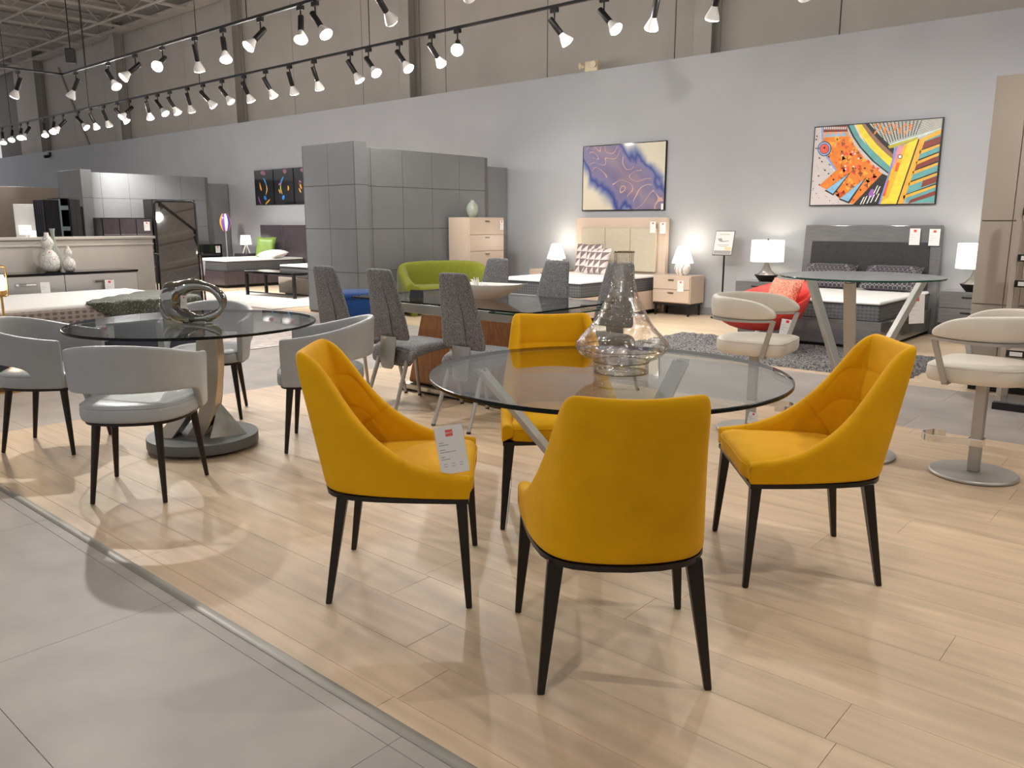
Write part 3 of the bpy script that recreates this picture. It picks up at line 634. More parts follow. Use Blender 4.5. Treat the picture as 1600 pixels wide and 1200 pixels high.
for z_, w_ in ((.04, .08), (.02, .06)): MB().add([(-w_ / 2, -.0125 + z_ * .37, z_ - .006), (w_ / 2, -.0125 + z_ * .37, z_ - .006), (w_ / 2, -.0125 + (z_ + .012) * .37, z_ + .006), (-w_ / 2, -.0125 + (z_ + .012) * .37, z_ + .006)], [(0, 1, 2, 3)]).build('print_line', PAPER, sg)

# ------------------------------------------------------------------ bar table and stools
bt = thing('bar_table', 'tall round glass bar table on three crossing metal legs', 'table', (-1.547, 4.79, 0))
disc(MB(), .442, 1.035, 1.045).build('glass_top', [GLASS, GREENEDGE], bt)
tripod(bt, (160, 280, 40), .36, .12, 1.03, .06, .03, SATIN)
MB().lathe([(0, 0), (.265, 0), (.27, .006), (.27, .014), (.262, .02), (0, .02)], 48).build('base_plate', SATIN, bt, smooth=40)
for a in (160, 280, 40): MB().lathe([(0, 0), (.03, 0), (.03, .006), (0, .006)], 16, (.36 * math.cos(R(a)), .36 * math.sin(R(a)), 1.028)).build('glass_pad', CHROME, bt)
def stool(loc, rz, label):
    o = thing('bar_stool', label, 'stool', loc, rz, 'cream leather swivel bar stools')
    MB().lathe([(0, 0), (.212, 0), (.218, .005), (.218, .013), (.21, .02), (0, .022)], 56).build('base_disc', SATIN, o, smooth=40)
    MB().box(-.028, .028, -.028, .028, .02, .53).build('column', SATIN, o, bevel=.006); MB().box(-.036, .036, -.036, .036, .16, .205).build('collar', CHROME, o, bevel=.004)
    rp = smoothpts([(-.034, .02, .183), (-.05, .09, .183), (-.082, .17, .183), (-.075, .235, .183), (0, .272, .183), (.075, .235, .183), (.088, .175, .183)], 6); m = MB(); rr = []
    for i, p in enumerate(rp):
        t = (rp[min(i + 1, len(rp) - 1)] - rp[max(i - 1, 0)]).normalized(); q = Vector((-t.y, t.x, 0)) * .004; rr.append([p - q - Vector((0, 0, .018)), p + q - Vector((0, 0, .018)), p + q + Vector((0, 0, .018)), p - q + Vector((0, 0, .018))])
    m.loft(rr).build('footrest', CHROME, o, smooth=40)
    sr = outline([(.215, .225), (.245, .10), (.235, -.05), (.19, -.17), (.08, -.225), (-.08, -.225), (-.19, -.17), (-.235, -.05), (-.245, .10), (-.215, .225), (0, .24)], 3)
    s = MB(); pad(s, sr, [(.525, .90), (.532, .96), (.555, 1.0), (.595, 1.0), (.613, .97), (.622, .88), (.627, .6), (.628, .3)]); so = s.build('seat', CREAM, o, smooth=60)
    MB().tube([(p[0] * .985, p[1] * .985, .608) for p in sr], .003, 6, closed=True).build('seat_seam', CREAM, so, smooth=60)
    H = [(.30, .20, .775, .80), (.302, .17, .765, .832), (.305, .10, .758, .866), (.302, 0, .754, .882), (.275, -.12, .752, .888), (.20, -.22, .752, .89), (.10, -.27, .752, .89), (0, -.283, .752, .89)]
    P = mirror_half(H); pl = [Vector((p[0], p[1])) for p in P]; n = inward(pl); rings = []
    for p, q, k in zip(P, pl, n):
        z0, z1 = p[2], p[3]; h = z1 - z0; rings.append([((q + k * a).x, (q + k * a).y, z) for z, a in ((z0, .012), (z0 + .1 * h, .002), (z0 + .5 * h, -.004), (z1 - .1 * h, 0), (z1, .014), (z1, .034), (z1 - .12 * h, .046), (z0 + .5 * h, .05), (z0 + .1 * h, .046), (z0, .036))])
    MB().loft(rings).build('backrest', CREAM, o, sub=2)
    rail_ = smoothpts([(.298, .19, .757), (.298, .05, .748), (.28, -.10, .746), (.19, -.215, .746), (0, -.27, .746), (-.19, -.215, .746), (-.28, -.10, .746), (-.298, .05, .748), (-.298, .19, .757)], 5)
    MB().loft([[(p.x * (1 + e), p.y * (1 + e), p.z + dz) for e, dz in ((0, -.007), (-.10, -.007), (-.10, .008), (0, .008))] for p in rail_]).build('back_rail', SATIN, o, smooth=50)
    for sx in (-1, 1): MB().bar((sx * .284, .185, .76), (sx * .262, .12, .528), .03, .014, side=(0, 1, 0)).build('arm_strap', SATIN, o, bevel=.002, seg=1)
    MB().box(-.262, .262, .105, .135, .518, .528).build('under_bar', SATIN, o)
    return o
s1 = stool((-.881, 4.818, 0), 178 - 90, 'cream leather bar stool on the right with its round base in full view')
dup(s1, (-2.217, 4.935, 0), 8 - 90, 'cream leather bar stool left of the bar table')

# ------------------------------------------------------------------ soft goods
def cushion_mesh(w_, h_, t, n=12):      # square cushion standing in XZ, thickness along Y
    m = MB(); vs = []; 
    for sgn in (1, -1):
        for i in range(n + 1):
            for j in range(n + 1):
                u, v = 2 * i / n - 1, 2 * j / n - 1
                k = max(0, (1 - u ** 4) * (1 - v ** 4)) ** .5
                pin = 1 - .07 * ((1 - abs(u)) * abs(v) ** 2 + (1 - abs(v)) * abs(u) ** 2)
                vs.append((u * w_ / 2 * (1 - .06 * (1 - u * u) * 0) * pin, sgn * t / 2 * k, v * h_ / 2 * pin))
    N = (n + 1) ** 2; fs = []
    for s in (0, 1):
        for i in range(n):
            for j in range(n):
                a = s * N + i * (n + 1) + j; f = (a, a + n + 1, a + n + 2, a + 1); fs.append(f if s else f[::-1])
    return m.add(vs, fs)
def cushion(name, label, mat, size, loc, rz, lean, group=None):
    o = cushion_mesh(*size).xf(Matrix.Translation((0, 0, size[1] / 2 * .94)) @ Matrix.Rotation(R(lean), 4, 'X')).build(name, mat, None, smooth=70)
    o.location = loc; o.rotation_euler = (0, 0, R(rz)); return tag(o, label, 'pillow', group)
def mattress(loc, sx, sy, z0, z1, label, rz=0):
    o = thing('mattress', label, 'mattress', (loc[0], loc[1], z0), rz)
    h = z1 - z0
    MB().box(-sx / 2, sx / 2, -sy / 2, sy / 2, 0, h - .03).build('border', MATSIDE, o, bevel=.02, seg=3)
    MB().box(-sx / 2 + .004, sx / 2 - .004, -sy / 2 + .004, sy / 2 - .004, h - .045, h).build('top_panel', MATTOP, o, smooth=50, bevel=.022, seg=4)
    MB().tube([(-sx / 2 + .01, -sy / 2 - .001, h - .038), (sx / 2 - .01, -sy / 2 - .001, h - .038), (sx / 2 + .001, -sy / 2 + .01, h - .038), (sx / 2 + .001, sy / 2 - .01, h - .038), (-sx / 2, sy / 2, h - .038), (-sx / 2 - .001, -sy / 2 + .01, h - .038)], .006, 6, closed=True).build('piping', CHAR, o, smooth=60)
    return o
def table_lamp_drum(loc, label):
    o = thing('table_lamp', label, 'lamp', loc)
    MB().lathe([(0, 0), (.085, 0), (.10, .012), (.15, .075), (.155, .083), (.15, .088)], 32).build('foot', BLACK, o, smooth=40); MB().lathe([(.15, .083), (.11, .102), (.07, .14), (.045, .185), (.032, .235), (.028, .29), (.0, .292)], 32).build('base', M('grey metallic ceramic', (.06, .06, .06), .4, .3, noise=(8, .1)), o, smooth=40)
    MB().lathe([(.21, .26), (.218, .262), (.214, .545), (.206, .545)], 40, caps=False).build('lamp_shade', SHADE, o, smooth=60)
    MB().lathe([(0, .29), (.012, .29), (.012, .55), (.016, .56), (0, .57)], 12).build('finial', BLACK, o, smooth=40)
    L = bpy.data.lights.new('bulb', 'POINT'); L.energy = 6; L.color = (1, .87, .7); L.shadow_soft_size = .05; lo = bpy.data.objects.new('bulb', L); C.objects.link(lo); lo.parent = o; lo.location = (0, 0, .42)
    return o
def table_lamp_swirl(loc, label):
    o = thing('table_lamp', label, 'lamp', loc)
    MB().lathe([(0, 0), (.07, 0), (.075, .01), (.105, .05), (.118, .10), (.105, .15), (.075, .175), (.06, .185)], 32).build('base', SWIRL, o, smooth=60)
    MB().lathe([(.152, .172), (.155, .178), (.15, .20), (.085, .40), (.07, .412), (0, .415)], 36, caps=False).build('lamp_shade', SHADE, o, smooth=60)
    L = bpy.data.lights.new('bulb', 'POINT'); L.energy = 8; L.color = (1, .87, .7); L.shadow_soft_size = .05; lo = bpy.data.objects.new('bulb', L); C.objects.link(lo); lo.parent = o; lo.location = (0, -.0, .14)
    lo.location = (0, 0, .45)
    return o
def cabinet(name, label, cat, loc, w_, d_, h_, mat, rows, cols=1, rz=0, z0=.0, legs=None, pull=None, side=None, gap=.006, top=None):
    """case with drawers on its -Y front; rows = drawer heights from the top, as shares"""
    o = thing(name, label, cat, loc, rz)
    MB().box(-w_ / 2, w_ / 2, -d_ / 2 + .02, d_ / 2, z0, h_).build('body', side or mat, o, bevel=.003, seg=1)
    if top: MB().box(-w_ / 2 - .004, w_ / 2 + .004, -d_ / 2 - .004, d_ / 2, h_ - .022, h_ + .001).build('top', top, o, bevel=.002, seg=1)
    zt = h_ - (.024 if top else .012); H = zt - z0 - .012; tot = sum(rows)
    for r in rows:
        hh = H * r / tot
        for c in range(cols):
            cw = (w_ - .02) / cols; x0 = -w_ / 2 + .01 + cw * c
            d = MB().box(x0 + gap / 2, x0 + cw - gap / 2, -d_ / 2, -d_ / 2 + .021, zt - hh + gap / 2, zt - gap / 2).build('drawer', mat, o, bevel=.002, seg=1)
            if pull == 'clip':
                MB().box(x0 + cw / 2 - .045, x0 + cw / 2 + .045, -d_ / 2 - .022, -d_ / 2, zt - .052, zt - .040).build('handle', M('dark nickel', (.10, .095, .09), .3, .9, noise=(8, .1)), d, bevel=.003)
            if pull == 'slot':
                MB().box(x0 + cw * .38, x0 + cw - .03, -d_ / 2 - .012, -d_ / 2, zt - .055, zt - .042).build('handle', BLACK, d, bevel=.002)
            if pull == 'bar':
                m = MB(); m.box(x0 + cw / 2 - .1, x0 + cw / 2 + .1, -d_ / 2 - .034, -d_ / 2 - .018, zt - hh * .35 - .018, zt - hh * .35 + .010)
                for q in (-.08, .08): m.box(x0 + cw / 2 + q - .006, x0 + cw / 2 + q + .006, -d_ / 2 - .02, -d_ / 2, zt - hh * .35 - .01, zt - hh * .35 + .002)
                m.build('handle', CHROME, d, bevel=.003)
            if pull == 'rail':
                MB().box(x0 + .01, x0 + cw - .01, -d_ / 2 - .010, -d_ / 2, zt - hh + .004, zt - hh + .018).build('handle', STEEL, d)
        zt -= hh
    if legs:
        MB().box(-w_ / 2 + .01, w_ / 2 - .01, -d_ / 2 + .02, d_ / 2 - .02, z0 - .03, z0).build('leg_frame', BLACK, o)
        for sx in (-1, 1):
            for sy in (-1, 1): MB().box(sx * (w_ / 2 - .04) - .012, sx * (w_ / 2 - .04) + .012, sy * (d_ / 2 - .05) - .012, sy * (d_ / 2 - .05) + .012, 0, z0 - .03).build('leg', BLACK, o)
    return o

# ------------------------------------------------------------------ beige bedroom
DARKG = M('dark grey lacquer', (.07, .068, .066), .25, noise=(6, .1))
bb = thing('bed_frame', 'beige upholstered bed frame with tall panelled headboard', 'bed', (-7.165, 10.80, 0))
MB().box(-.835, .835, -.03, .06, .0, 1.418).build('headboard', TAUPE, bb, bevel=.006)
SAND = M('sand upholstery', (.52, .46, .35), .7, noise=(20, .04))
for k in range(3): MB().box(-.70 + .466 * k + .002, -.70 + .466 * (k + 1) - .002, -.075, -.03, .60, 1.258).build('headboard_panel', SAND, bb, bevel=.012, seg=3)
MB().box(.735, .80, -2.05, -.03, .07, .345).build('side_rail', TAUPE, bb, bevel=.004); MB().box(-.80, -.735, -2.05, -.03, .07, .345).build('side_rail', TAUPE, bb, bevel=.004); MB().box(-.80, .80, -2.10, -2.05, .07, .345).build('foot_rail', TAUPE, bb, bevel=.004)
MB().box(-.72, .72, -2.0, -.1, 0, .30).build('slat_base', BLACK, bb)
mattress((-7.175, 9.74), 1.52, 1.98, .347, .565, 'white topped mattress with charcoal border on the beige bed')
TRI = None
def tri_mat():
    m = bpy.data.materials.new('triangle print'); m.use_nodes = True; nt = m.node_tree; b = nt.nodes['Principled BSDF']; b.inputs['Roughness'].default_value = .85
    tc = nn(nt, 'ShaderNodeTexCoord'); sp = nn(nt, 'ShaderNodeSeparateXYZ'); nt.links.new(tc.outputs['Object'], sp.inputs[0])
    def fr(o, s):
        a = nn(nt, 'ShaderNodeMath', operation='MULTIPLY'); a.inputs[1].default_value = s; nt.links.new(o, a.inputs[0]); f = nn(nt, 'ShaderNodeMath', operation='FRACT'); nt.links.new(a.outputs[0], f.inputs[0]); return f.outputs[0]
    g = nn(nt, 'ShaderNodeMath', operation='GREATER_THAN'); nt.links.new(fr(sp.outputs[0], 9), g.inputs[0]); nt.links.new(fr(sp.outputs[2], 9), g.inputs[1])
    mx = nn(nt, 'ShaderNodeMix', data_type='RGBA'); mx.inputs['A'].default_value = (.20, .15, .155, 1); mx.inputs['B'].default_value = (.72, .64, .60, 1)
    nt.links.new(g.outputs[0], mx.inputs['Factor']); nt.links.new(mx.outputs['Result'], b.inputs['Base Color']); return m
TRI = tri_mat()
cushion('pillow', 'mauve pillow printed with pale triangles, left of the pair on the beige bed', TRI, (.47, .47, .14), (-7.55, 10.50, .565), 6, -14, 'triangle print pillows')
cushion('pillow', 'mauve pillow printed with pale triangles, right of the pair on the beige bed', TRI, (.45, .42, .14), (-7.24, 10.30, .565), -4, -20, 'triangle print pillows')
cabinet('nightstand', 'beige two drawer nightstand between the beige bed and the sign stand', 'nightstand', (-6.02, 10.64, 0), .62, .42, .585, TAUPE, (1, 1), z0=.185, legs=1, pull='clip')
cabinet('nightstand', 'beige nightstand on the far side of the beige bed', 'nightstand', (-8.40, 10.64, 0), .62, .42, .585, TAUPE, (1, 1), z0=.185, legs=1, pull='clip')
table_lamp_swirl((-5.95, 10.62, .586), 'lit white swirled glass lamp right of the beige bed'); table_lamp_swirl((-8.28, 10.62, .586), 'lit white swirled glass lamp left of the beige bed')
cabinet('tall_chest', 'tall beige five drawer chest with a ribbed vase on top', 'chest', (-9.25, 9.75, 0), .83, .46, 1.42, TAUPE, (1, 1, 1, 1, 1), rz=90, z0=.10, legs=1, pull='clip')
va = MB(); n_ = 36
prof = [(.045, 0), (.055, .004), (.085, .06), (.098, .12), (.09, .18), (.06, .225), (.035, .245), (.032, .27), (.026, .27), (.02, .24)]
va.loft([[((r + (.004 if k % 3 == 0 else 0) * (r > .05)) * math.cos(2 * math.pi * k / n_), (r + (.004 if k % 3 == 0 else 0) * (r > .05)) * math.sin(2 * math.pi * k / n_), z) for k in range(n_)] for r, z in prof])
o = va.build('ceramic_vase', CELADON, None, smooth=60); o.location = (-9.22, 9.62, 1.421); tag(o, 'small ribbed celadon vase standing on the tall beige chest', 'vase')
bn = thing('bench', 'low grey bench at the foot of the beige bed', 'bench', (-7.15, 8.42, .0186))
MB().box(-.72, .72, -.20, .20, .27, .35).build('seat', M('grey suede', (.22, .215, .21), .85, noise=(20, .06)), bn, bevel=.02, seg=3)
for x_ in (-.62, .62): MB().box(x_ - .03, x_ + .03, -.18, .18, 0, .27).build('leg', DARKG, bn, bevel=.003)
r_ = B(-1.0, 1.0, -.55, .55, 0, .018).build('rug', M('white shag', (.70, .67, .63), .95, noise=(50, .12), bump=(120, .8)), None, bevel=.006); r_.location = (-6.75, 8.15, .0005); tag(r_, 'small white shaggy rug in front of the beige bed', 'rug')

# ------------------------------------------------------------------ grey bedroom
gb = thing('bed_frame', 'grey lacquer bed frame with charcoal headboard panel', 'bed', (-3.42, 10.82, 0))
hb = MB(); hb.hexa([(-.86, -.03, 0), (.86, -.03, 0), (.86, .09, 0), (-.86, .09, 0), (-.82, -.02, 1.31), (.82, -.02, 1.31), (.82, .09, 1.31), (-.82, .09, 1.31)]); hb.build('headboard', GREYLAC, gb, bevel=.012, seg=3)
MB().hexa([(-.735, -.045, .52), (.735, -.045, .52), (.735, -.02, .52), (-.735, -.02, .52), (-.715, -.04, 1.10), (.715, -.04, 1.10), (.715, -.015, 1.10), (-.715, -.015, 1.10)]).build('headboard_panel', CHAR, gb, bevel=.006)
MB().box(-.80, .80, -1.93, -1.87, .045, .31).build('foot_rail', GREYLAC, gb, bevel=.004)
for sx in (-1, 1): MB().box(sx * .77 - .03, sx * .77 + .03, -1.87, -.03, .045, .31).build('side_rail', GREYLAC, gb, bevel=.004)
MB().box(-.74, .74, -1.86, -.1, 0, .30).build('plinth', BLACK, gb)
mattress((-3.42, 9.87), 1.53, 1.86, .302, .52, 'white topped mattress with charcoal border on the grey bed')
RINGP = pattern('ring embroidered plum fabric', (.045, .04, .055), (.33, .31, .30), 'dots', 1, .7, 0, (19, 19, 19), lo=.44, hi=.46)
_e = [n for n in RINGP.node_tree.nodes if n.type == 'VALTORGB'][0].color_ramp.elements
for p_, c_ in ((.52, (.33, .31, .30, 1)), (.54, (.045, .04, .055, 1))): q_ = _e.new(p_); q_.color = c_
for x_, lb in ((-3.82, 'dark plum ring pattern pillow, left one on the grey bed'), (-3.05, 'dark plum ring pattern pillow, right one on the grey bed')):
    o = cushion_mesh(.66, .42, .17).xf(Matrix.Rotation(R(-52), 4, 'X')).build('pillow', RINGP, None, smooth=70); o.location = (x_, 10.55, .675); tag(o, lb, 'pillow', 'ring pattern pillows')
cabinet('nightstand', 'grey two drawer nightstand behind the red swivel chair', 'nightstand', (-4.70, 10.62, 0), .62, .44, .56, GREYLAC, (1, 1), z0=.18, legs=1, pull='slot')
cabinet('nightstand', 'grey two drawer nightstand beside the beige cabinet panels', 'nightstand', (-2.14, 10.60, 0), .62, .44, .56, GREYLAC, (1, 1), z0=.18, legs=1, pull='slot')
table_lamp_drum((-4.66, 10.6, .561), 'lit drum shade table lamp left of the grey bed'); table_lamp_drum((-2.13, 10.55, .561), 'lit drum shade table lamp right of the grey bed')
rg_ = MB(); random.seed(9); nx, ny = 60, 40
x0, x1, y0, y1 = -4.95, -1.93, 7.36, 8.86
vs = []
for i in range(nx + 1):
    for j in range(ny + 1):
        e = (i in (0, nx)) or (j in (0, ny)); vs.append((x0 + (x1 - x0) * i / nx + random.uniform(-.012, .012), y0 + (y1 - y0) * j / ny + random.uniform(-.012, .012), .002 if e else .022 + random.uniform(-.008, .010)))
rg_.add(vs, [(i * (ny + 1) + j, (i + 1) * (ny + 1) + j, (i + 1) * (ny + 1) + j + 1, i * (ny + 1) + j + 1) for i in range(nx) for j in range(ny)])
tag(rg_.build('rug', SHAG, None), 'grey shaggy rug under the red swivel chair', 'rug')
ss = thing('sign_stand', 'black floor stand holding a white printed sign', 'sign', (-5.33, 10.68, 0))
MB().lathe([(0, 0), (.15, 0), (.15, .012), (.03, .022), (0, .022)], 32).build('base', BLACK, ss, smooth=40); MB().cyl((0, 0, .02), (0, 0, .90), .013).build('pole', BLACK, ss, smooth=40)
sm = Matrix.Translation((0, -.03, 1.055)) @ Matrix.Rotation(R(-14), 4, 'X')
MB().box(-.145, .145, -.006, .006, -.175, .175).xf(sm).build('frame', DARKG, ss)
MB().box(-.138, .138, -.008, -.006, -.16, .165).xf(sm).build('sheet', PAPER, ss); MB().box(-.13, .13, -.0095, -.008, -.155, -.105).xf(sm).build('footer_print', INK, ss); MB().box(.03, .125, -.0095, -.008, -.10, -.055).xf(sm).build('yellow_print', M('pale yellow print', (.78, .62, .36), .6, noise=(5, .02)), ss)
for z_, w_ in ((.12, .16), (-.03, .18), (-.05, .12)): MB().box(-w_ / 2, w_ / 2, -.0095, -.008, z_, z_ + .006).xf(sm).build('print_line', INK, ss)
MB().add([(-.10, -.0095, .06), (-.04, -.0095, .07), (-.02, -.0095, .03), (.07, -.0095, .035), (.08, -.0095, .025), (-.02, -.0095, .015), (-.06, -.0095, .02)], [(0, 6, 5, 4, 3, 2, 1)]).xf(sm).build('chair_picture', INK, ss)

rc = thing('swivel_chair', 'low coral red leather swivel lounge chair on the shaggy rug', 'chair', (-3.68, 8.25, .015), 158)
# bucket: rim higher at the back (local -y), open to the front
rings = []; N = 40
for lv, (s, z_, sh) in enumerate(((.28, .20, 0), (.52, .215, 0), (.80, .265, .10), (.96, .33, .45), (1.0, .40, 1.0), (.955, .405, 1.0), (.90, .345, .5), (.74, .31, .12), (.4, .295, 0), (.12, .292, 0))):
    ring = []
    for k in range(N):
        a = 2 * math.pi * k / N; bk = (1 - math.sin(a)) / 2     # 1 at back
        ring.append(((.49 * s) * math.cos(a), .46 * s * math.sin(a) - .10 * sh * bk, z_ + sh * (.30 * bk ** 1.6 + .02)))
    rings.append(ring)
MB().loft(rings).build('shell', REDL, rc, sub=1)
PINKT = pattern('coral tweed', (.42, .10, .07), (.72, .33, .22), 'noise', 90, .9, .2)
MB().lathe([(0, .30), (.26, .30), (.30, .315), (.30, .345), (.27, .365), (0, .37)], 36).build('seat_cushion', PINKT, rc, smooth=60)
MB().cyl((0, 0, .05), (0, 0, .21), .03).build('column', CHROME, rc, smooth=40)
for k in range(4):
    a = R(45 + 90 * k); MB().bar((0, 0, .06), (.36 * math.cos(a), .36 * math.sin(a), .03), .05, .02, .025, .012, side=(-math.sin(a), math.cos(a), 0)).build('leg', BLACK, rc, bevel=.002, seg=1)
cushion('pillow', 'coral tweed square pillow leaning in the red swivel chair', PINKT, (.42, .42, .14), (-3.53, 8.47, .36), -22, -24)

# tall kitchen cabinet display at the right edge and its shelf rack
kc = thing('tall_cabinet', 'tall taupe cabinet wall at the right edge of the photo', 'cabinet', (-1.49, 7.33, 0))
PAN = M('taupe cabinet laminate', (.46, .39, .325), .35, noise=(4, .03))
MB().box(.005, 1.9, .02, .62, .06, 2.43).build('carcass', PAN, kc); MB().box(.03, 1.88, .05, .60, 0, .06).build('plinth', BLACK, kc)
for x_, w_ in ((0, .22), (.222, .60), (.824, .60), (1.426, .47)):
    for z0_, z1_ in ((.06, .70), (.705, 1.35), (1.355, 2.435)): MB().box(x_ + .002, x_ + w_ - .002, 0, .02, z0_ + .002, z1_ - .002).build('door', PAN, kc, bevel=.002, seg=1)
sr_ = thing('shelf_rack', 'taupe display rack with black labelled rails in front of the cabinet wall', 'shelf', (-1.12, 6.72, 0), 0)
MB().box(-.03, .75, -.05, .30, .0, .05).build('base', GLOSSBLK, sr_, bevel=.004); MB().box(-.01, .73, -.03, .28, .05, .058).build('base_glass', GREYLAC, sr_)
for x_ in (0, .70):
    for y_ in (0, .24): MB().box(x_ - .017, x_ + .017, y_ - .017, y_ + .017, .05, 1.75).build('post', PAN, sr_, bevel=.002, seg=1)
for z_ in (.42, .92, 1.10, 1.42):
    s_ = MB().box(.02, .68, -.02, .26, z_, z_ + .012).build('shelf', PAN, sr_); MB().box(.018, .70, -.03, -.02, z_ - .03, z_ + .02).build('label_rail', GLOSSBLK, s_); MB().box(.04, .12, -.032, -.03, z_ - .02, z_ + .01).build('label', PAPER, s_)
ov = thing('oven', 'built-in oven with dark glass door on the display rack', 'oven', (-.76, 6.85, 1.113))
MB().box(-.31, .31, -.10, .10, 0, .26).build('body', PAN, ov, bevel=.004); MB().box(-.24, .24, -.115, -.10, .02, .2).build('door_glass', M('brown oven glass', (.03, .02, .015), .1, noise=(6, .1)), ov)

# ------------------------------------------------------------------ green sofa, blue pouf
so = thing('sofa', 'lime green wool tub sofa against the slate grey panels', 'sofa', (-8.82, 8.62, 0), -115)
H = [(.74, .385, .40, .47), (.742, .36, .40, .48), (.75, .22, .40, .52), (.755, .05, .40, .60), (.74, -.15, .40, .70), (.66, -.31, .40, .745), (.45, -.37, .40, .765), (.2, -.385, .40, .77), (0, -.39, .40, .77)]
P = mirror_half(H); pl = [Vector((p[0], p[1])) for p in P]; n = inward(pl); rings = []
for p, q, k in zip(P, pl, n):
    z1 = p[3]; rings.append([((q + k * a).x, (q + k * a).y, z) for z, a in ((.09, .05), (.10, .02), (.3, .0), (z1 - .06, .0), (z1, .04), (z1, .12), (z1 - .05, .16), (.45, .20), (.30, .21), (.10, .2))])
MB().loft(rings).build('shell', LIME, so, sub=2)
for sx in (-1, 1): MB().box(sx * .275 - .272, sx * .275 + .272, -.20, .37, .27, .425).build('seat_cushion', LIME, so, bevel=.05, seg=4, smooth=60)
MB().box(-.55, .55, -.2, .36, .10, .27).build('base', LIME, so, bevel=.03, seg=3)
for x_ in (-.6, .6):
    for y_ in (-.2, .28): MB().lathe([(0, 0), (.05, 0), (.06, .05), (.06, .10), (0, .10)], 16, (x_, y_, 0)).build('foot', LIME if y_ > 0 else BLACK, so, smooth=40)
bp_ = thing('pouf', 'royal blue wool pouf in front of the slate grey pillar', 'pouf', (-8.35, 6.50, 0))
MB().lathe([(0, .02), (.34, .02), (.37, .05), (.375, .40), (.365, .415), (0, .415)], 40).build('body', BLUE, bp_, smooth=50); MB().lathe([(0, .41), (.37, .412), (.385, .43), (.375, .465), (.32, .485), (0, .49)], 40).build('cushion', BLUE, bp_, smooth=60); MB().lathe([(0, 0), (.3, 0), (.3, .02), (0, .02)], 24).build('plinth', BLACK, bp_)

# ------------------------------------------------------------------ left bedroom bay
lb_ = thing('bed_frame', 'dark gloss bed frame with plum grey headboard far left', 'bed', (-16.38, 10.82, 0))
PLUM = M('plum grey gloss veneer', (.075, .06, .07), .18, noise=(5, .15), scale3=(8, 8, 1))
for k in range(2): MB().box(-.93 + .93 * k + .01, -.93 + .93 * (k + 1) - .01, -.02, .07, .1, 1.285).build('headboard_panel', PLUM, lb_, bevel=.004)
MB().box(-.012, .012, -.024, .07, .1, 1.285).build('headboard_strip', STEEL, lb_)
MB().box(-.84, .84, -2.02, -1.94, .06, .34).build('foot_rail', PLUM, lb_, bevel=.004)
for sx in (-1, 1): MB().box(sx * .80 - .04, sx * .80 + .04, -1.94, -.02, .06, .34).build('side_rail', PLUM, lb_, bevel=.004)
MB().box(-.74, .74, -1.9, -.1, 0, .33).build('plinth', BLACK, lb_)
mattress((-16.38, 9.84), 1.56, 1.92, .335, .57, 'white topped mattress on the dark gloss bed far left')
cushion('pillow', 'green silk pillow, front one of the pair on the far left bed', GREENP, (.46, .46, .14), (-16.48, 10.42, .575), 25, -14, 'green silk pillows'); cushion('pillow', 'green silk pillow, rear one of the pair on the far left bed', GREENP, (.46, .46, .14), (-16.78, 10.56, .575), 22, -12, 'green silk pillows')
o = cushion_mesh(.66, .42, .16).xf(Matrix.Rotation(R(-80), 4, 'X')).build('pillow', MATTOP, None, smooth=70); o.location = (-15.93, 10.22, .655); tag(o, 'white sleeping pillow lying on the far left bed', 'pillow')
fb = thing('bed_frame', 'pale ash bed base partly hidden by the slate pillar', 'bed', (-12.75, 9.75, 0))
MB().box(-.78, .78, -.98, .98, .03, .33).build('base', M('pale ash', (.42, .36, .30), .5, noise=(6, .12), scale3=(1, 1, 10)), fb, bevel=.004); MB().box(-.7, .7, -.9, .9, 0, .03).build('plinth', BLACK, fb)
mattress((-12.75, 9.75), 1.52, 1.92, .332, .56, 'grey sided mattress partly hidden by the slate pillar')
be = thing('bench', 'black framed bench on the pale rug far left', 'bench', (-13.05, 8.48, .012), 4)
MB().box(-.72, .72, -.24, .24, .40, .45).build('seat', GLOSSBLK, be, bevel=.012, seg=3)
for sx in (-1, 1):
    for sy in (-1, 1): MB().box(sx * .69 - .025, sx * .69 + .025, sy * .21 - .025, sy * .21 + .025, 0, .41).build('leg', BLACK, be, bevel=.003, seg=1)
MB().box(-.69, .69, -.21, -.19, .05, .07).build('stretcher', BLACK, be)
r_ = B(-1.75, 1.75, -.85, .85, 0, .011).build('rug', M('pale loop rug', (.60, .55, .51), .95, noise=(12, .12), bump=(150, .5)), None, bevel=.004); r_.location = (-12.9, 7.95, .0005); tag(r_, 'pale grey rug under the black framed bench', 'rug')
r_ = B(-1.1, 1.1, -.8, .8, 0, .008).build('rug', PALERUG, None); r_.location = (-8.85, 5.28, .0005); tag(r_, 'faded pink vintage rug behind the left glass table', 'rug')
ll = thing('table_lamp', 'lit white table lamp beside the green pillows', 'lamp', (-17.55, 10.55, .626))
MB().lathe([(.13, .20), (.135, .202), (.11, .42), (.105, .42)], 28, caps=False).build('lamp_shade', SHADE, ll, smooth=60); MB().cyl((0, 0, .18), (0, 0, .44), .012).build('stem', CHROME, ll)
for k in range(3): a = R(30 + 120 * k); MB().bar((.01 * math.cos(a), .01 * math.sin(a), .2), (.09 * math.cos(a), .09 * math.sin(a), 0), .02, .02).build('leg', WCER, ll)
cabinet('nightstand', 'low dark nightstand left of the dark gloss bed', 'nightstand', (-17.6, 10.62, 0), .55, .42, .62, PLUM, (1, 1), z0=.1, legs=1, pull='slot')
fl_ = thing('floor_lamp', 'floor lamp with a striped rainbow glass shade', 'lamp', (-18.3, 10.48, 0))
MB().lathe([(0, 0), (.14, 0), (.14, .015), (.02, .03), (0, .03)], 24).build('base', WCER, fl_, smooth=40); MB().cyl((0, 0, .03), (0, 0, 1.15), .014).build('pole', WCER, fl_, smooth=40)
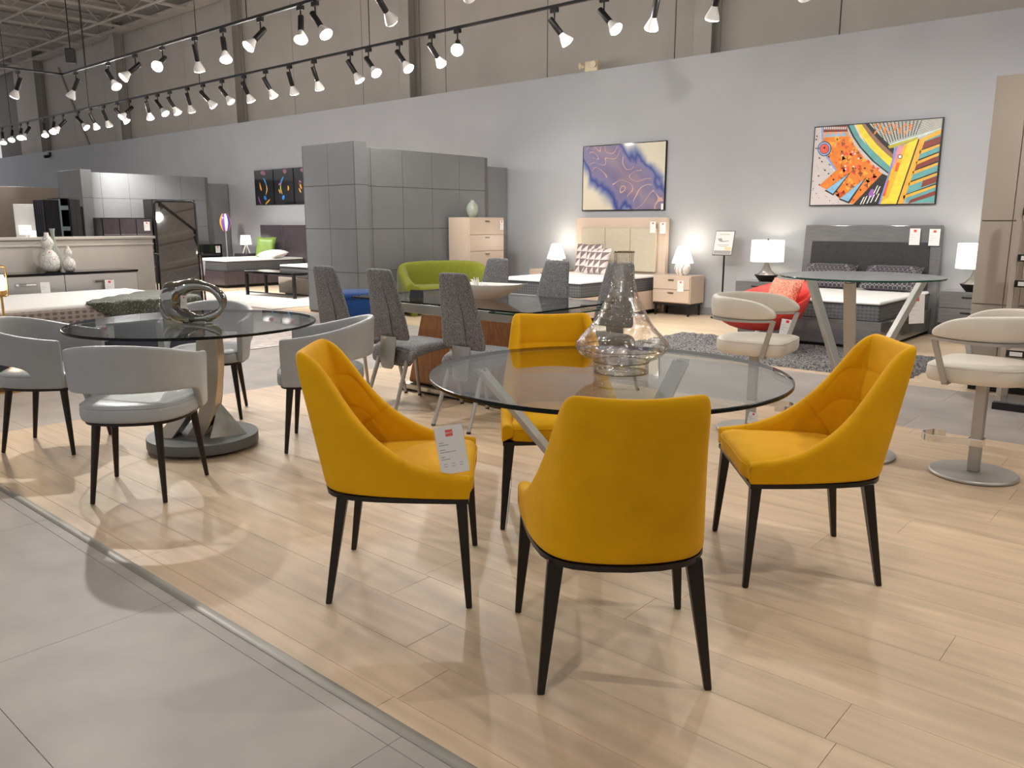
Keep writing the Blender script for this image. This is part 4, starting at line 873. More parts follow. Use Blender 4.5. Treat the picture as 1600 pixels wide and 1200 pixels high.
cols = [(.12, .06, .4), (.9, .35, .02), (.85, .1, .02), (.35, .12, .35), (.85, .25, .02), (.9, .88, .8), (.1, .3, .4), (.9, .4, .05), (.2, .1, .45), (.85, .85, .8)]
for k, c_ in enumerate(cols):
    a0, a1 = 2 * math.pi * k / 10, 2 * math.pi * (k + 1) / 10
    MB().loft([[((r * math.cos(a0 + (a1 - a0) * q / 3)), (r * math.sin(a0 + (a1 - a0) * q / 3)), z) for q in range(4)] for r, z in ((.06, 1.14), (.095, 1.2), (.125, 1.3), (.13, 1.35), (.12, 1.42), (.09, 1.5), (.06, 1.55))], False, False).build('shade_stripe', M('stripe glass %d' % k, c_, .2, noise=(6, .05), emit=(c_, .5)), fl_, smooth=60)
cabinet('dresser', 'dark plum dresser with steel rails against the far left panels', 'dresser', (-18.14, 7.98, 0), 1.08, .44, 1.44, PLUM, (1, 1, 1, 1), 3, rz=90, side=BLACK, pull='rail', gap=.02)
cabinet('tall_chest', 'tall dark chest behind the leaning mirror', 'chest', (-18.14, 9.05, 0), 1.0, .44, 1.845, PLUM, (1, 1, 1, 1, 1), 1, rz=90, side=BLACK, pull='rail', gap=.02)
cabinet('nightstand', 'low gloss black nightstand below the rainbow lamp', 'nightstand', (-18.14, 9.86, 0), .58, .44, .84, GLOSSBLK, (1, 1), 1, rz=90, pull='rail', gap=.012)
# black wardrobes seen over the half wall
wd = thing('wardrobe', 'black wardrobe with fluted left side seen over the half wall', 'wardrobe', (-15.75, 5.61, 0), 90)
MB().box(-.11, .12, -.235, .25, .06, 1.725).build('body', GLOSSBLK, wd); MB().box(-.10, .11, -.2, .24, 0, .06).build('plinth', BLACK, wd)
FLU = M('dark blue black gloss', (.03, .033, .045), .2, noise=(6, .1))
for k in range(5): MB().box(-.13, -.11, -.21 + .095 * k, -.165 + .095 * k, 0, 1.715).build('flute', FLU, wd)
for k in range(2): MB().box(-.108 + .115 * k, .005 + .115 * k, -.25, -.235, .07, 1.72).build('door', GLOSSBLK, wd, bevel=.002, seg=1)
sh = thing('shelf_unit', 'black open shelf unit beside the fluted wardrobe', 'shelf', (-15.75, 5.732, 0), 90)
TEAL = M('grey teal laminate', (.12, .17, .18), .4, noise=(5, .05))
MB().box(0, .03, -.25, .25, 0, 1.745).build('side', TEAL, sh); MB().box(.15, .175, -.25, .25, 0, 1.745).build('side', GLOSSBLK, sh); MB().box(.03, .15, .23, .25, 0, 1.745).build('back', GLOSSBLK, sh)
for z_ in (.06, .5, .92, 1.20, 1.56): MB().box(.03, .15, -.25, .23, z_, z_ + .07).build('shelf', TEAL, sh)
MB().box(0, .175, -.25, .25, 1.745, 1.76).build('top', GLOSSBLK, sh)
wb_ = thing('wardrobe', 'black panelled wardrobe right of the open shelf unit', 'wardrobe', (-15.75, 6.00, 0), 90)
MB().box(-.088, .09, -.235, .25, 0, 1.745).build('body', CHAR, wb_, bevel=.004); MB().box(.092, .15, -.2, .25, 0, 1.62).build('side_case', GLOSSBLK, wb_, bevel=.004)
for k in range(2): MB().box(-.086 + .088 * k, .0 + .088 * k, -.25, -.235, .05, 1.735).build('door', CHAR, wb_, bevel=.003, seg=1)
wm = thing('standing_mirror', 'standing mirror panel painted pale for its reflection by the brown partition', 'mirror', (-20.05, 6.72, 0), 90)
MB().box(-.24, .24, 0, .03, .1, 1.735).build('panel', M('pale painted reflection', (.62, .62, .61), .25, noise=(3, .05)), wm, bevel=.003); MB().box(-.24, .24, -.05, .1, 0, .1).build('base', WHITE, wm)  # flat pale colour stands in for what this mirror reflects
for (x_, y_, h_, lb) in ((-19.85, 6.60, 1.28, 'taller of the two white square shade lamps at the far left'), (-19.82, 6.80, 1.16, 'shorter of the two white square shade lamps at the far left')):
    l_ = thing('floor_lamp', lb, 'lamp', (x_, y_, 0)); MB().box(-.08, .08, -.1, .1, h_ - .20, h_).build('lamp_shade', SHADE, l_, bevel=.004); MB().cyl((0, 0, .02), (0, 0, h_ - .2), .03, n=14).build('stem', WCER, l_); MB().lathe([(0, 0), (.1, 0), (.1, .02), (0, .02)], 20).build('base', WCER, l_)

# ------------------------------------------------------------------ bed, dresser and mirror by the half wall
nb_ = thing('bed_frame', 'navy upholstered bed base behind the left barrel chair', 'bed', (-8.45, 2.95, 0))
MB().box(-.90, .90, -1.22, 1.15, .05, .42).build('base', NAVY, nb_, bevel=.02, seg=3); MB().box(-.84, .84, -1.1, 1.05, 0, .05).build('plinth', BLACK, nb_)
MT2 = pattern('taupe dotted border', (.16, .13, .115), (.34, .285, .25), 'dots', 1, .7, .4, (22, 16, 24), lo=.30, hi=.42)
mt = thing('mattress', 'white mattress with taupe dotted border behind the left glass table', 'mattress', (-8.52, 2.92, .421))
MB().box(-.78, .78, -1.1, 1.14, 0, .16).build('border', MT2, mt, bevel=.015, seg=2); MB().box(-.775, .775, -1.1, 1.135, .15, .195).build('top_panel', MATTOP, mt, bevel=.018, seg=3, smooth=50)
th_ = MB(); nx, ny = 40, 36; vs = []
def hgt(x_, y_): return .012 * abs(math.sin(5.1 * x_ + 3 * y_) * math.sin(4 * y_ - 2 * x_)) + .009 * abs(math.sin(9 * x_ - 7 * y_ + 1))
for i in range(nx + 1):
    u = i / nx; Y_ = 3.03 + 1.06 * u
    for j in range(ny + 1):
        v = j / ny; x0_ = -7.80 - .80 * min(1, u * 1.15) ** .8; drop = .05 + .15 * min(1, u * 4) ; L1 = -7.742 - x0_; L = L1 + drop; d_ = v * L
        if d_ < L1: vs.append((x0_ + d_, Y_ + .03 * math.sin(8 * v), .622 + hgt(x0_ + d_, Y_) * min(1, (L1 - d_) * 12 + .3)))
        else: vs.append((-7.725 + .012 * math.sin(20 * Y_) + .01, Y_ + .03 * math.sin(8 * v), .625 - (d_ - L1) + .004 * math.sin(30 * Y_)))
th_.add(vs, [(i * (ny + 1) + j, (i + 1) * (ny + 1) + j, (i + 1) * (ny + 1) + j + 1, i * (ny + 1) + j + 1) for i in range(nx) for j in range(ny)])
THROW = pattern('sequinned olive throw', (.045, .055, .035), (.34, .36, .27), 'noise', 70, .6, .3, lo=.56, hi=.74)
o = th_.build('throw_blanket', THROW, None, smooth=60); sol = o.modifiers.new('thick', 'SOLIDIFY'); sol.thickness = .006; tag(o, 'sequinned olive green throw lying across the foot of the mattress', 'blanket')
cb = cabinet('dresser', 'long silver dresser with brushed metal drawers before the half wall', 'dresser', (-9.825, 2.73, 0), 3.22, .45, .80, M('pale brushed steel', (.60, .59, .57), .36, .7, noise=(4, .05), scale3=(1, 1, 30)), (1, 1, 1), 4, rz=90, z0=.06, side=GLOSSBLK, pull='bar', top=GLOSSBLK)
MB().box(-1.55, 1.55, -.18, .18, 0, .06).build('plinth', BLACK, cb)
def gourd(loc, s, label, prof, mat):
    o = MB().lathe([(r * s, z * s) for r, z in prof], 32).build('ceramic_vase', mat, None, smooth=70); o.location = loc; return tag(o, label, 'vase')
GP = [(.05, 0), (.075, .01), (.098, .06), (.105, .11), (.096, .165), (.07, .21), (.04, .243), (.045, .258), (.06, .285), (.066, .31), (.06, .34), (.04, .375), (.025, .40), (.022, .43), (.016, .43)]
gourd((-9.82, 3.47, .802), 1.0, 'large white crackle gourd vase on the silver dresser', GP, CERW); gourd((-9.77, 3.655, .802), .655, 'small white crackle gourd vase on the silver dresser', GP, CERW)
gourd((-9.965, 3.585, .802), 1.0, 'tall green grey bottle vase behind the small gourd vase', [(.04, 0), (.055, .01), (.068, .08), (.066, .15), (.045, .23), (.026, .30), (.02, .36), (.022, .43), (.03, .472), (.022, .472)], CELADON)
mi = thing('floor_mirror', 'tall black framed mirror leaning back by the half wall', 'mirror', (-9.30, 4.70, 0), 63)
tm = Matrix.Translation((0, 0, .03)) @ Matrix.Rotation(R(-13), 4, 'X')
MB().box(-.215, .215, -.006, .004, .05, 1.60).xf(tm).build('mirror_glass', MIRROR, mi)
f_ = MB(); pth = [(-.225, 0, .06), (-.225, 0, 1.57), (-.195, 0, 1.60), (.195, 0, 1.60), (.225, 0, 1.57), (.225, 0, .06)]
f_.tube(pth, .014, 8, closed=True); f_.xf(tm).build('frame', BLACK, mi, smooth=60)
for sx in (-1, 1): MB().bar((sx * .25, .12, .98), (sx * .27, -.02, .0), .02, .02).build('stand_post', BLACK, mi); MB().cyl((sx * .215, .14, .965), (sx * .27, .12, .975), .015).build('pivot', BLACK, mi); MB().bar((sx * .27, -.22, .012), (sx * .27, .42, .012), .03, .024, side=(1, 0, 0)).build('stand_foot', BLACK, mi)
og = thing('slat_screen', 'amber lacquered curved slats standing behind the mirror', 'screen', (-10.7, 5.66, 0), 90)
for k, h_ in enumerate((.99, .94)): MB().prism([(-.06 + .055 * k, 0), (.0 + .055 * k, 0), (.0 + .055 * k, h_ - .05), (-.015 + .055 * k, h_ - .012), (-.03 + .055 * k, h_), (-.048 + .055 * k, h_ - .012), (-.06 + .055 * k, h_ - .05)], -.02, .02, 0, 'y').build('slat', ORANGE, og, bevel=.006)
MB().box(-.09, .09, -.10, .10, -.0, .02).build('base', ORANGE, og)
# brass lamp at the left edge
bl = thing('floor_lamp', 'brass floor lamp with a glowing frosted bulb at the left edge', 'lamp', (-7.30, 2.20, 0), 41)
MB().lathe([(0, 0), (.13, 0), (.13, .012), (.015, .03), (0, .03)], 28).build('base', BRASS, bl, smooth=40); MB().cyl((0, 0, .03), (0, 0, .77), .009).build('pole', BRASS, bl, smooth=40)
MB().tube(smoothpts([(.0, 0, .765), (.045, 0, .77), (.055, 0, .80), (.055, 0, .97), (.04, 0, 1.0), (-.04, 0, 1.0), (-.055, 0, .97), (-.055, 0, .80), (-.045, 0, .77), (0, 0, .765)], 4), .006, 8).build('loop', BRASS, bl, smooth=60)
MB().lathe([(0, .77), (.03, .775), (.032, .81), (0, .812)], 20).build('cup', BRASS, bl, smooth=40)
MB().lathe([(0, .81), (.036, .815), (.038, .90), (.03, .93), (0, .935)], 24).build('bulb', M('frosted glowing bulb', (1, .95, .85), .5, noise=(5, .02), emit=((1, .82, .55), 6)), bl, smooth=60)
L = bpy.data.lights.new('bulb', 'POINT'); L.energy = 10; L.color = (1, .72, .42); L.shadow_soft_size = .05; lo = bpy.data.objects.new('glow', L); C.objects.link(lo); lo.parent = bl; lo.location = (0, -.07, .87)
# ------------------------------------------------------------------ wall art
def canvas(name, label, x0, x1, z0, z1, edge, face, depth=.03):
    o = thing(name, label, 'picture', ((x0 + x1) / 2, YW, (z0 + z1) / 2)); w_, h_ = (x1 - x0) / 2, (z1 - z0) / 2
    f = MB(); f.box(-w_, w_, -depth, 0, -h_, -h_ + .012); f.box(-w_, w_, -depth, 0, h_ - .012, h_); f.box(-w_, -w_ + .012, -depth, 0, -h_ + .012, h_ - .012); f.box(w_ - .012, w_, -depth, 0, -h_ + .012, h_ - .012); f.build('frame', edge, o)
    MB().box(-w_ + .012, w_ - .012, -depth + .003, -.002, -h_ + .012, h_ - .012).build('print', face, o)
    return o, w_, h_
def ink_art():
    m = bpy.data.materials.new('violet ink print'); m.use_nodes = True; nt = m.node_tree; b = nt.nodes['Principled BSDF']; b.inputs['Roughness'].default_value = .06; b.inputs['Coat Weight'].default_value = .6
    tc = nn(nt, 'ShaderNodeTexCoord'); sp = nn(nt, 'ShaderNodeSeparateXYZ'); nt.links.new(tc.outputs['Object'], sp.inputs[0])
    ns = nn(nt, 'ShaderNodeTexNoise'); ns.inputs['Scale'].default_value = 1.7; ns.inputs['Detail'].default_value = 2.5; ns.inputs['Distortion'].default_value = .8; nt.links.new(tc.outputs['Object'], ns.inputs['Vector'])
    def ma(op, a, b_):
        n = nn(nt, 'ShaderNodeMath', operation=op)
        for i, q in enumerate((a, b_)):
            if isinstance(q, (int, float)): n.inputs[i].default_value = q
            elif q is not None: nt.links.new(q, n.inputs[i])
        return n.outputs[0]
    d = ma('ADD', ma('MULTIPLY', sp.outputs[0], .62), ma('MULTIPLY', sp.outputs[2], .78))
    d = ma('ADD', d, -.03); d = ma('ADD', d, ma('MULTIPLY', ma('SUBTRACT', ns.outputs[0], .5), .75)); d = ma('ABSOLUTE', d, None)
    cr = nn(nt, 'ShaderNodeValToRGB'); e = cr.color_ramp.elements; e[0].position = 0; e[0].color = (.26, .20, .26, 1); e[1].position = 1; e[1].color = (.66, .60, .46, 1)
    for p, c in ((.14, (.19, .16, .27)), (.24, (.20, .18, .31)), (.31, (.05, .07, .26)), (.37, (.22, .25, .38)), (.44, (.52, .49, .44)), (.5, (.68, .62, .48))): q = e.new(p); q.color = (*c, 1)
    nt.links.new(d, cr.inputs[0])
    n2 = nn(nt, 'ShaderNodeTexNoise'); n2.inputs['Scale'].default_value = 1.9; n2.inputs['Detail'].default_value = 0.; n2.inputs['Distortion'].default_value = .9; nt.links.new(tc.outputs['Object'], n2.inputs['Vector'])
    fr_ = ma('FRACT', ma('MULTIPLY', n2.outputs[0], 7.), None)
    line = ma('MULTIPLY', ma('GREATER_THAN', ma('ABSOLUTE', ma('SUBTRACT', fr_, .5), None), .455), ma('LESS_THAN', d, .2))
    mx = nn(nt, 'ShaderNodeMix', data_type='RGBA'); mx.inputs['B'].default_value = (.55, .34, .28, 1); nt.links.new(line, mx.inputs['Factor']); nt.links.new(cr.outputs[0], mx.inputs['A']); nt.links.new(mx.outputs['Result'], b.inputs['Base Color'])
    return m
a1, _, _ = canvas('wall_picture', 'glossy violet and cream ink swirl picture above the beige bed', -7.97, -6.445, 1.525, 2.533, GLOSSBLK, ink_art(), .035)
a2, W2, H2 = canvas('wall_picture', 'bright abstract picture with orange, yellow and teal shapes above the grey bed', -4.25, -2.715, 1.555, 2.562, BLACK, M('pale pink grey ground', (.60, .55, .54), .5, noise=(4, .03)), .035)
TL, TR, BR, BL = (120, 155), (1512, 60), (1430, 1000), (70, 1008)
def uv(px, py):
    u, v = .5, .5
    for _ in range(12):
        f = lambda u, v: tuple((TL[i] * (1 - u) + TR[i] * u) * (1 - v) + (BL[i] * (1 - u) + BR[i] * u) * v for i in (0, 1))
        x, y = f(u, v); dx = [(f(u + .01, v)[i] - (x, y)[i]) / .01 for i in (0, 1)]; dy = [(f(u, v + .01)[i] - (x, y)[i]) / .01 for i in (0, 1)]
        det = dx[0] * dy[1] - dy[0] * dx[1]; ex, ey = px - x, py - y; u += (ex * dy[1] - dy[0] * ey) / det; v += (dx[0] * ey - ex * dx[1]) / det
    return u, v
LAY = [0]
def shape(name, col, polys):
    LAY[0] += 1; y_ = -.0325 - .00025 * LAY[0]; m = MB()
    mt_ = M('print %s' % (tuple(round(c, 2) for c in col),), col, .5, noise=(14, .12))
    for P in polys:
        if len(polys) <= 7: m = MB()
        q = []
        for px, py in P: u, v = uv(px, py); q.append((max(-W2 + .012, min(W2 - .012, (2 * u - 1) * W2)), y_, max(-H2 + .012, min(H2 - .012, (1 - 2 * v) * H2))))
        m.add(q, [tuple(range(len(q)))])
        if len(polys) <= 7: m.build(name, mt_, a2)
    if len(polys) > 7: m.build(name, mt_, a2)['kind'] = 'stuff'
def circ(cx, cy, r, n=20): return [(cx + r * math.cos(2 * math.pi * k / n), cy + r * math.sin(2 * math.pi * k / n)) for k in range(n)]
OR, YE, TE, BK, SK, MA, MI = (.80, .22, .02), (.85, .66, .05), (.12, .36, .36), (.015, .015, .015), (.24, .50, .72), (.22, .04, .025), (.55, .70, .64)
shape('brown_band', MA, [[(225, 152), (492, 140), (505, 205), (225, 212)]]); shape('peach_band', (.75, .38, .22), [[(225, 212), (508, 205), (530, 262), (228, 270)]])
shape('blue_triangle', SK, [[(245 + 60 * k, 262 - 3 * k), (278 + 60 * k, 216 - 3 * k), (308 + 60 * k, 258 - 3 * k)] for k in range(4)])
shape('white_dash', (.8, .78, .74), [[(232 + 22 * k, 156), (244 + 22 * k, 155), (244 + 22 * k, 182), (232 + 22 * k, 183)] for k in range(12)])
shape('orange_field', OR, [[(225, 268), (530, 258), (570, 340), (700, 500), (890, 665), (570, 1003), (185, 785), (375, 625), (255, 465), (225, 380)]])
random.seed(12); tri = {0: [], 1: [], 2: [], 3: []}
while sum(len(x) for x in tri.values()) < 120:
    x_, y_ = random.uniform(240, 840), random.uniform(280, 960)
    if y_ > 1003 - (x_ - 570) * 1.05 or y_ > 785 + (x_ - 185) * .56 or (x_ < 375 and y_ > 440) or y_ < 258 + max(0, x_ - 530) * 1.13: continue
    a = random.uniform(0, 6.28); r = random.uniform(14, 38); tri[random.choice((0, 0, 1, 1, 2, 3))].append([(x_ + r * math.cos(a + t), y_ + r * math.sin(a + t)) for t in (0, 1.9, 4)])
for k, c in enumerate(((.62, .10, .01), (.85, .42, .05), (.80, .09, .04), (.30, .07, .02))): shape('facet', c, tri[k])
shape('white_dot', (.75, .8, .8), [circ(random.uniform(300, 640), random.uniform(300, 620), 10, 8) for k in range(9)]); shape('black_dot', BK, [circ(x, y, 13, 4) for x, y in ((440, 420), (570, 598), (655, 490), (700, 600), (800, 672), (350, 720), (505, 775), (390, 855), (655, 835), (290, 475))])
shape('triangle_edge', BK, [[(250, 842), (545, 640), (350, 895)], [(415, 940), (720, 695), (530, 985)]]); shape('blue_triangle', SK, [[(268, 832), (520, 662), (345, 876)], [(432, 928), (695, 718), (520, 962)]])
shape('blue_strip', (.22, .36, .70), [[(200, 152), (222, 152), (222, 325), (208, 325)], [(250, 462), (270, 455), (385, 612), (372, 626)]])
shape('ring_outline', BK, [circ(240, 388, 80)]); shape('blue_ring', (.28, .42, .72), [circ(240, 388, 72)]); shape('ring_line', BK, [circ(240, 388, 56)]); shape('red_disc', (.75, .10, .06), [circ(240, 388, 50)]); shape('dot', BK, [circ(240, 378, 12)])  # printed black disc outlines the blue ring
def arc(o, i): return [o + i[::-1]]
E0 = [(495, 140), (560, 262), (640, 375), (780, 525), (950, 662)]; E1 = [(530, 138), (600, 262), (690, 380), (810, 510), (958, 625)]; E2 = [(600, 132), (665, 262), (760, 385), (860, 480), (968, 585)]
E3 = [(660, 126), (740, 240), (830, 350), (920, 435), (995, 500)]; E4 = [(700, 122), (780, 225), (870, 325), (950, 400), (1000, 450)]; E5 = [(745, 118), (830, 215), (910, 300), (970, 355), (1010, 385)]
shape('black_arc', BK, arc(E0, E1)); shape('teal_arc', TE, arc([(x + 22, y) for x, y in E0], E2)); shape('cream_arc', (.75, .66, .52), arc([(575, 134), (640, 262), (700, 330)], [(600, 132), (672, 270), (720, 360)])); shape('yellow_arc', YE, arc(E2, E3)); shape('speckled_arc', (.30, .16, .10), arc(E3, E4)); shape('black_arc', BK, arc(E4, E5))
shape('mint_field', MI, [E5 + [(1500, 185), (1512, 60)]])
lines = {0: [], 1: [], 2: []}
for k in range(16):
    t = k / 16; x0_, y0_ = 760 + 200 * t, 125 + 225 * t; x1_, y1_ = 1510 - 5 * t, 70 + 105 * t
    lines[0].append([(x0_, y0_), (x1_, y1_), (x1_, y1_ + 3), (x0_, y0_ + 6)])
for k in range(14): x_ = 770 + k * 40; lines[1].append([(x_, 118 - k * 2), (x_ + 9, 117 - k * 2), (900 + k * 26, 345 - k * 8), (892 + k * 26, 348 - k * 8)])
for k in range(16): x_, y_ = 800 + (k * 53) % 420, 130 + (k * 37) % 110; lines[2].append([(x_, y_), (x_ + 24, y_ - 16), (x_ + 12, y_ + 24), (x_ - 12, y_ + 36)])
shape('maroon_hatch', MA, lines[0]); shape('black_hatch', BK, lines[1]); shape('orange_dash', OR, lines[2])
shape('speckled_edge', (.50, .42, .03), [[(945, 362), (1000, 345), (1255, 268), (1250, 290), (1010, 378), (960, 390)]])
shape('black_field', BK, [[(890, 660), (955, 690), (862, 1000), (575, 1003)]]); shape('purple_patch', (.32, .12, .45), [[(770, 830), (800, 830), (812, 905), (750, 925), (742, 880)]])
shape('white_stroke', (.8, .8, .78), [[(x, y), (x + 14, y - 4), (x - 28, y + 85), (x - 40, y + 88)] for x, y in ((720, 905), (760, 900), (800, 890), (835, 790), (860, 800), (690, 915), (850, 880))])
shape('teal_slat', TE, [[(1130, 980), (1180, 660), (1320, 300), (1490, 200), (1430, 980)]])
shape('maroon_slat', MA, [[(1300, 330), (1485, 262), (1478, 345), (1290, 408)], [(1245, 548), (1465, 475), (1458, 540), (1225, 630)], [(1310, 740), (1450, 690), (1445, 760), (1290, 815)], [(1180, 950), (1435, 850), (1432, 900), (1160, 995)]])
shape('black_slat_line', BK, [[(a, b), (c, d), (c, d + 16), (a, b + 20)] for a, b, c, d in ((1285, 405, 1480, 335), (1250, 515, 1470, 425), (1225, 620, 1460, 525), (1180, 745, 1450, 640), (1130, 890, 1442, 770))])
shape('orange_rib', (.82, .42, .04), [[(a, b), (c, d), (c, d + 26), (a, b + 34)] for a, b, c, d in ((1275, 420, 1480, 345), (1240, 535, 1470, 440), (1205, 640, 1460, 545), (1165, 765, 1450, 655), (1110, 905, 1442, 785))] + [[(1270, 300), (1492, 185), (1488, 238), (1325, 312), (1105, 1000), (1045, 1000)]])
shape('yellow_column', YE, [[(1115, 350), (1262, 285), (1045, 1000), (862, 1000), (960, 700), (1005, 545)]]); shape('orange_shade', (.82, .45, .03), [[(1115, 350), (1155, 332), (955, 920), (880, 970), (960, 700), (1005, 545)]]); shape('pink_strip', (.75, .30, .35), [[(1050, 378), (1115, 350), (1085, 450), (1000, 600), (985, 620), (1010, 500)]]); shape('blue_edge', (.22, .28, .70), [[(1020, 385), (1045, 375), (1000, 560), (955, 700), (870, 1000), (850, 1000), (945, 690), (990, 540)]])
shape('black_edge', BK, [[(1262, 285), (1272, 300), (1052, 1000), (1038, 1000)]]); shape('red_bar', (.75, .12, .03), [[(1040, 540), (1075, 545), (1050, 640), (1018, 635)], [(945, 735), (970, 735), (918, 908), (895, 905)]]); shape('pin_ring', BK, [circ(1075, 478, 24)]); shape('pin', (.85, .85, .83), [circ(1075, 478, 17)])
random.seed(21); shape('speck', BK, [circ(x, y, random.choice((4, 6, 9)), 6) for x, y in [(random.uniform(100, 190), random.uniform(200, 980)) for k in range(16)] + [(random.uniform(190, 330), random.uniform(520, 700)) for k in range(7)] + [(random.uniform(150, 430), random.uniform(860, 985)) for k in range(9) ]])
# three dark panels with neon brush strokes
def stroke(par, cx, col, pts, wd):
    m = MB(); L_ = []; R_ = []
    P = smoothpts([(p[0], p[1], 0) for p in pts], 5)
    for i, p in enumerate(P):
        t = (P[min(i + 1, len(P) - 1)] - P[max(i - 1, 0)]).normalized(); q = Vector((-t.y, t.x, 0)) * wd * math.sin(math.pi * (i + .6) / (len(P) + .2)); L_.append(p + q); R_.append(p - q)
    n = len(P); m.add([(p.x, -.0305, p.y) for p in L_ + R_], [(i, i + 1, n + i + 1, n + i) for i in range(n - 1)]); m.build('paint_stroke', M('neon %s' % (tuple(round(c, 2) for c in col),), col, .4, noise=(6, .1)), par)
DK = M('near black print', (.012, .012, .014), .1, noise=(3, .4))
for k, lb in enumerate(('left', 'middle', 'right')):
    x0_ = -17.57 + .80 * k
    o, w_, h_ = canvas('wall_picture', '%s one of three dark panels painted with neon brush strokes' % lb, x0_, x0_ + .775, 1.745, 2.54, GLOSSBLK, DK, .03); tag(o, None, None, 'dark neon stroke panels')
    sg_ = -1 if k == 1 else 1
    stroke(o, 0, (.02, .30, .75), [(-.02 * sg_, .22), (.06 * sg_, .14), (.10 * sg_, .05)], .025); stroke(o, 0, (.70, .45, .22) if k != 1 else (.55, .58, .10), [(.10 * sg_, .08), (.12 * sg_, -.05), (.06 * sg_, -.17)], .022)
    stroke(o, 0, (.02, .28, .85), [(-.02 * sg_, -.2), (.03 * sg_, -.24), (.07 * sg_, -.28)], .045); stroke(o, 0, (.85, .35, .03), [(-.17, .12), (-.14, .0), (-.10, -.07)] if k != 1 else [(.17, .02), (.19, -.04), (.17, -.09)], .03)
    stroke(o, 0, (.9, .4, .05), [(.02, -.38), (.12, -.33), (.22, -.27)] if k == 0 else [(-.2, -.05), (-.17, -.10), (-.13, -.15)], .022); stroke(o, 0, (.40, .08, .45), [(-.26, -.20), (-.22, -.30), (-.16, -.38)] if k == 0 else [(-.1, .1), (-.15, .06), (-.2, .05)], .022)
    stroke(o, 0, (.25, .06, .10), [(-.12, .34), (0, .33), (.10, .30)] if k != 1 else [(.0, .36), (.08, .33), (.15, .34)], .05)

# ------------------------------------------------------------------ price tags
def text_mesh(name, s, size, mat, parent, mtx):
    cu = bpy.data.curves.new(name, 'FONT'); cu.body = s; cu.size = size; cu.align_x = 'CENTER'; cu.align_y = 'CENTER'; t = bpy.data.objects.new(name, cu); C.objects.link(t)
    dg = bpy.context.evaluated_depsgraph_get(); me = bpy.data.meshes.new_from_object(t.evaluated_get(dg)); bpy.data.objects.remove(t)
    me.transform(mtx); me.materials.clear(); me.materials.append(mat); o = bpy.data.objects.new(name, me); C.objects.link(o); o.parent = parent; return o
def price_tag(loc, rz, label, w_=.10, h_=.165, lean=0, roll=0, logo=True, detail=False, sleeve=False, cat='tag'):
    o = thing('price_tag', label, cat, loc); o.rotation_euler = (R(lean), R(roll), R(rz)); tag(o, None, None, 'white price tags')
    MB().box(-w_ / 2, w_ / 2, -.001, .001, -h_ / 2, h_ / 2).build('card', PAPER, o)
    if logo:
        q = w_ * .13; lg = MB().box(-q, q, -.0016, -.001, h_ * .36 - q, h_ * .36 + q * .8).build('logo', RED, o)
        if detail: text_mesh('logo_lettering', 'BOVA', q * .72, PAPER, lg, Matrix.Translation((0, -.0019, h_ * .36 - q * .1)) @ Matrix.Rotation(R(90), 4, 'X'))
    for k, (z_, l_) in enumerate(((.16, .18), (.11, .34), (.01, .20), (-.04, .56), (-.14, .14), (-.19, .32))):
        if detail or k in (1, 3, 5): MB().box(-w_ * .42, -w_ * .42 + w_ * l_, -.0014, -.001, h_ * z_ - .001, h_ * z_ + .0016).build('print_line', INK, o)
    if detail:
        for xx in (-.36, -.08, .20):
            for z_ in (-.29, -.34): MB().box(w_ * xx, w_ * (xx + .12), -.0014, -.001, h_ * z_ - .001, h_ * z_ + .001).build('print_line', INK, o)
    if sleeve: MB().box(-w_ / 2 - .004, w_ / 2 + .004, -.0026, .0022, -h_ / 2 - .002, h_ / 2 + .028).build('sleeve', SLEEVE, o)
    return o
def wall_tag(x, z, y, label, s=1.): return price_tag((x, y, z), 0, label, .10 * s, .165 * s, 0, 0)
# on the yellow chairs: local seat edge positions turned into place
def on_chair(c, ang, lx, ly, z): a = R(ang - 90); return (c[0] + lx * math.cos(a) - ly * math.sin(a), c[1] + lx * math.sin(a) + ly * math.cos(a), z)
price_tag(on_chair((-2.247, 1.947), 41.5, .235, .205, .568), 41.5 + 4, 'price tag in a clear sleeve standing on the left mustard chair', .098, .165, -14, -9, True, True, True)
price_tag(on_chair((-1.3255, 2.004), 133.8, -.318, .245, .40), 130, 'price tag in a clear sleeve hanging beside the near mustard chair', .085, .15, 6, 0, False, False, True)
price_tag((-5.08, 2.72, .27), 55, 'price tag hanging from the leg of the far barrel chair', .085, .15, 0, 4, True, False, True)
price_tag((-4.545, 2.305, .885), 55, 'small price tag hanging from the chrome sculpture', .034, .075, 0, 5)
price_tag((-9.545, 3.98, .625), 82, 'price tag hanging from a handle of the silver dresser', .10, .15, -10, 4)
price_tag((-9.24, 3.20, .675), 75, 'small white card standing on the mattress edge', .085, .11, -14, 0, False)
price_tag((-9.715, 3.44, 1.00), 72, 'price tag on the large gourd vase', .05, .06, -12, 8)
price_tag((-9.40, 5.02, .80), 80, 'price tag hanging on the right of the leaning mirror', .10, .18, 0, 6)
price_tag((-17.9, 8.38, 1.26), 90, 'price tag on the dark plum dresser', .13, .19); price_tag((-17.9, 9.44, 1.72), 90, 'price tag on the tall dark chest', .10, .18); price_tag((-17.9, 10.02, .72), 90, 'price tag on the low gloss black nightstand', .12, .16)
price_tag((-9.01, 10.09, 1.30), 90, 'price tag on the tall beige chest', .09, .15)
wall_tag(-6.53, 1.27, 10.72, 'left price tag on the beige headboard'); wall_tag(-6.36, 1.26, 10.72, 'right price tag on the beige headboard')
price_tag((-5.86, 10.425, .44), 0, 'price tag on the beige nightstand', .10, .16); price_tag((-6.48, 10.88, 1.575), 0, 'tiny label on the violet ink picture', .04, .09)
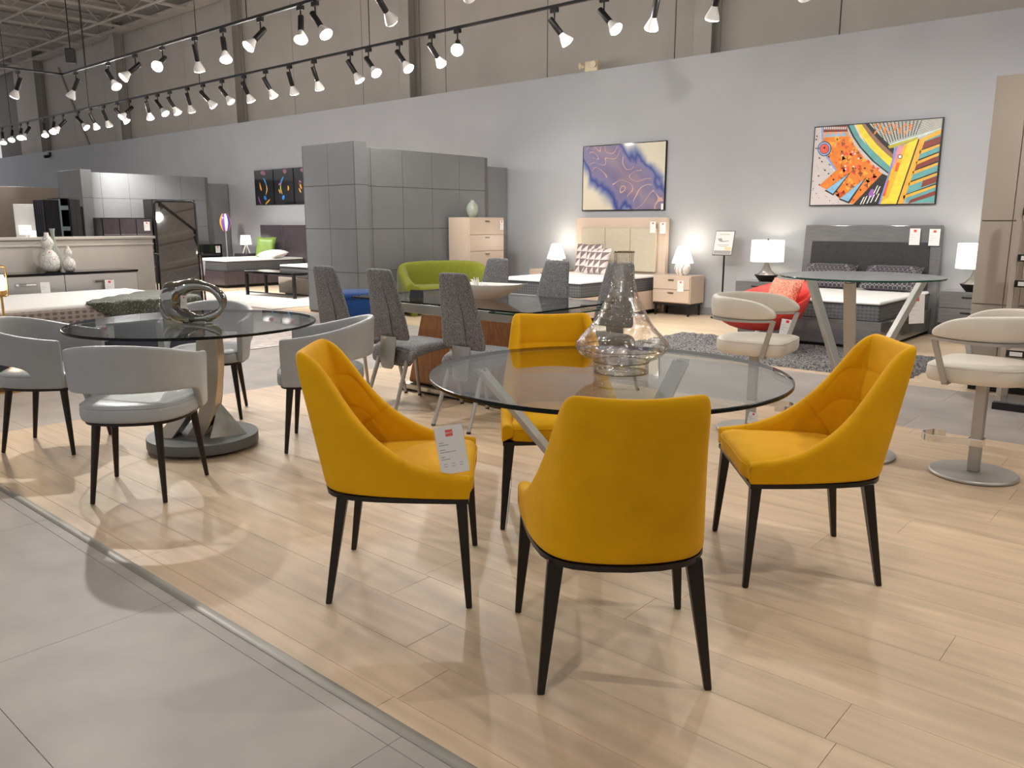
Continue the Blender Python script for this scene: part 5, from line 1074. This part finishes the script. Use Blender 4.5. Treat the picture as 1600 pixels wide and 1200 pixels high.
wall_tag(-2.88, 1.17, 10.775, 'left price tag on the grey headboard', 1.2); wall_tag(-2.66, 1.165, 10.775, 'right price tag on the grey headboard', 1.2)
price_tag((-2.50, 9.70, .40), 62, 'large price tag hanging on the side of the grey bed', .22, .32, -4, 0); price_tag((-3.26, 7.98, .30), 30, 'price tag hanging from the red swivel chair', .12, .16, 0, 8)
price_tag((-4.66, 10.50, .66), 0, 'tiny tag on the left drum shade lamp', .035, .075, -30, 14, False)
price_tag((-2.17, 4.86, .10), 20, 'small printed card on the foot of the left bar stool', .055, .075, -20, 10, True)
price_tag((-7.52, 3.05, .36), 70, 'beige price board on the navy bed base', .16, .14, -3, 0)

# ------------------------------------------------------------------ things on the upper walls and under the roof
sp = thing('loudspeaker', 'black loudspeaker hanging from the roof at upper left', 'speaker', (-17.55, 7.0, 4.40), 60)
MB().box(-.085, .085, -.09, .09, 0, .27).build('cabinet', BLACK, sp, bevel=.01); MB().box(-.075, .075, -.096, -.09, .015, .255).build('grille', CHAR, sp); MB().cyl((0, 0, .27), (0, 0, 2.8), .01, n=6).build('cable', BLACK, sp)
em = thing('emergency_light', 'cream twin head emergency light on top of the grey wall', 'light', (-7.86, 10.98, ZW))
EC = M('cream plastic', (.68, .58, .40), .5, noise=(6, .03))
MB().box(-.12, .12, -.075, .02, 0, .15).build('housing', EC, em, bevel=.01)
for x_, a in ((-.15, -35), (.07, 10)):
    MB().lathe([(0, -.01), (.03, -.01), (.05, .05), (.05, .06), (0, .06)], 16).xf(Matrix.Translation((x_, -.075, .085)) @ Matrix.Rotation(R(a), 4, 'Z') @ Matrix.Rotation(R(90), 4, 'X')).build('lamp_head', EC, em, smooth=40)
wc = thing('wall_camera', 'small dark security camera high on the far left wall', 'camera', (-29.8, YW, 3.54))
MB().box(-.08, .08, -.06, 0, -.06, .08).build('mount', BLACK, wc, bevel=.005); MB().lathe([(0, 0), (.05, 0), (.05, .16), (0, .17)], 14).xf(Matrix.Translation((.02, -.05, -.05)) @ Matrix.Rotation(R(100), 4, 'X')).build('body', BLACK, wc, smooth=40)
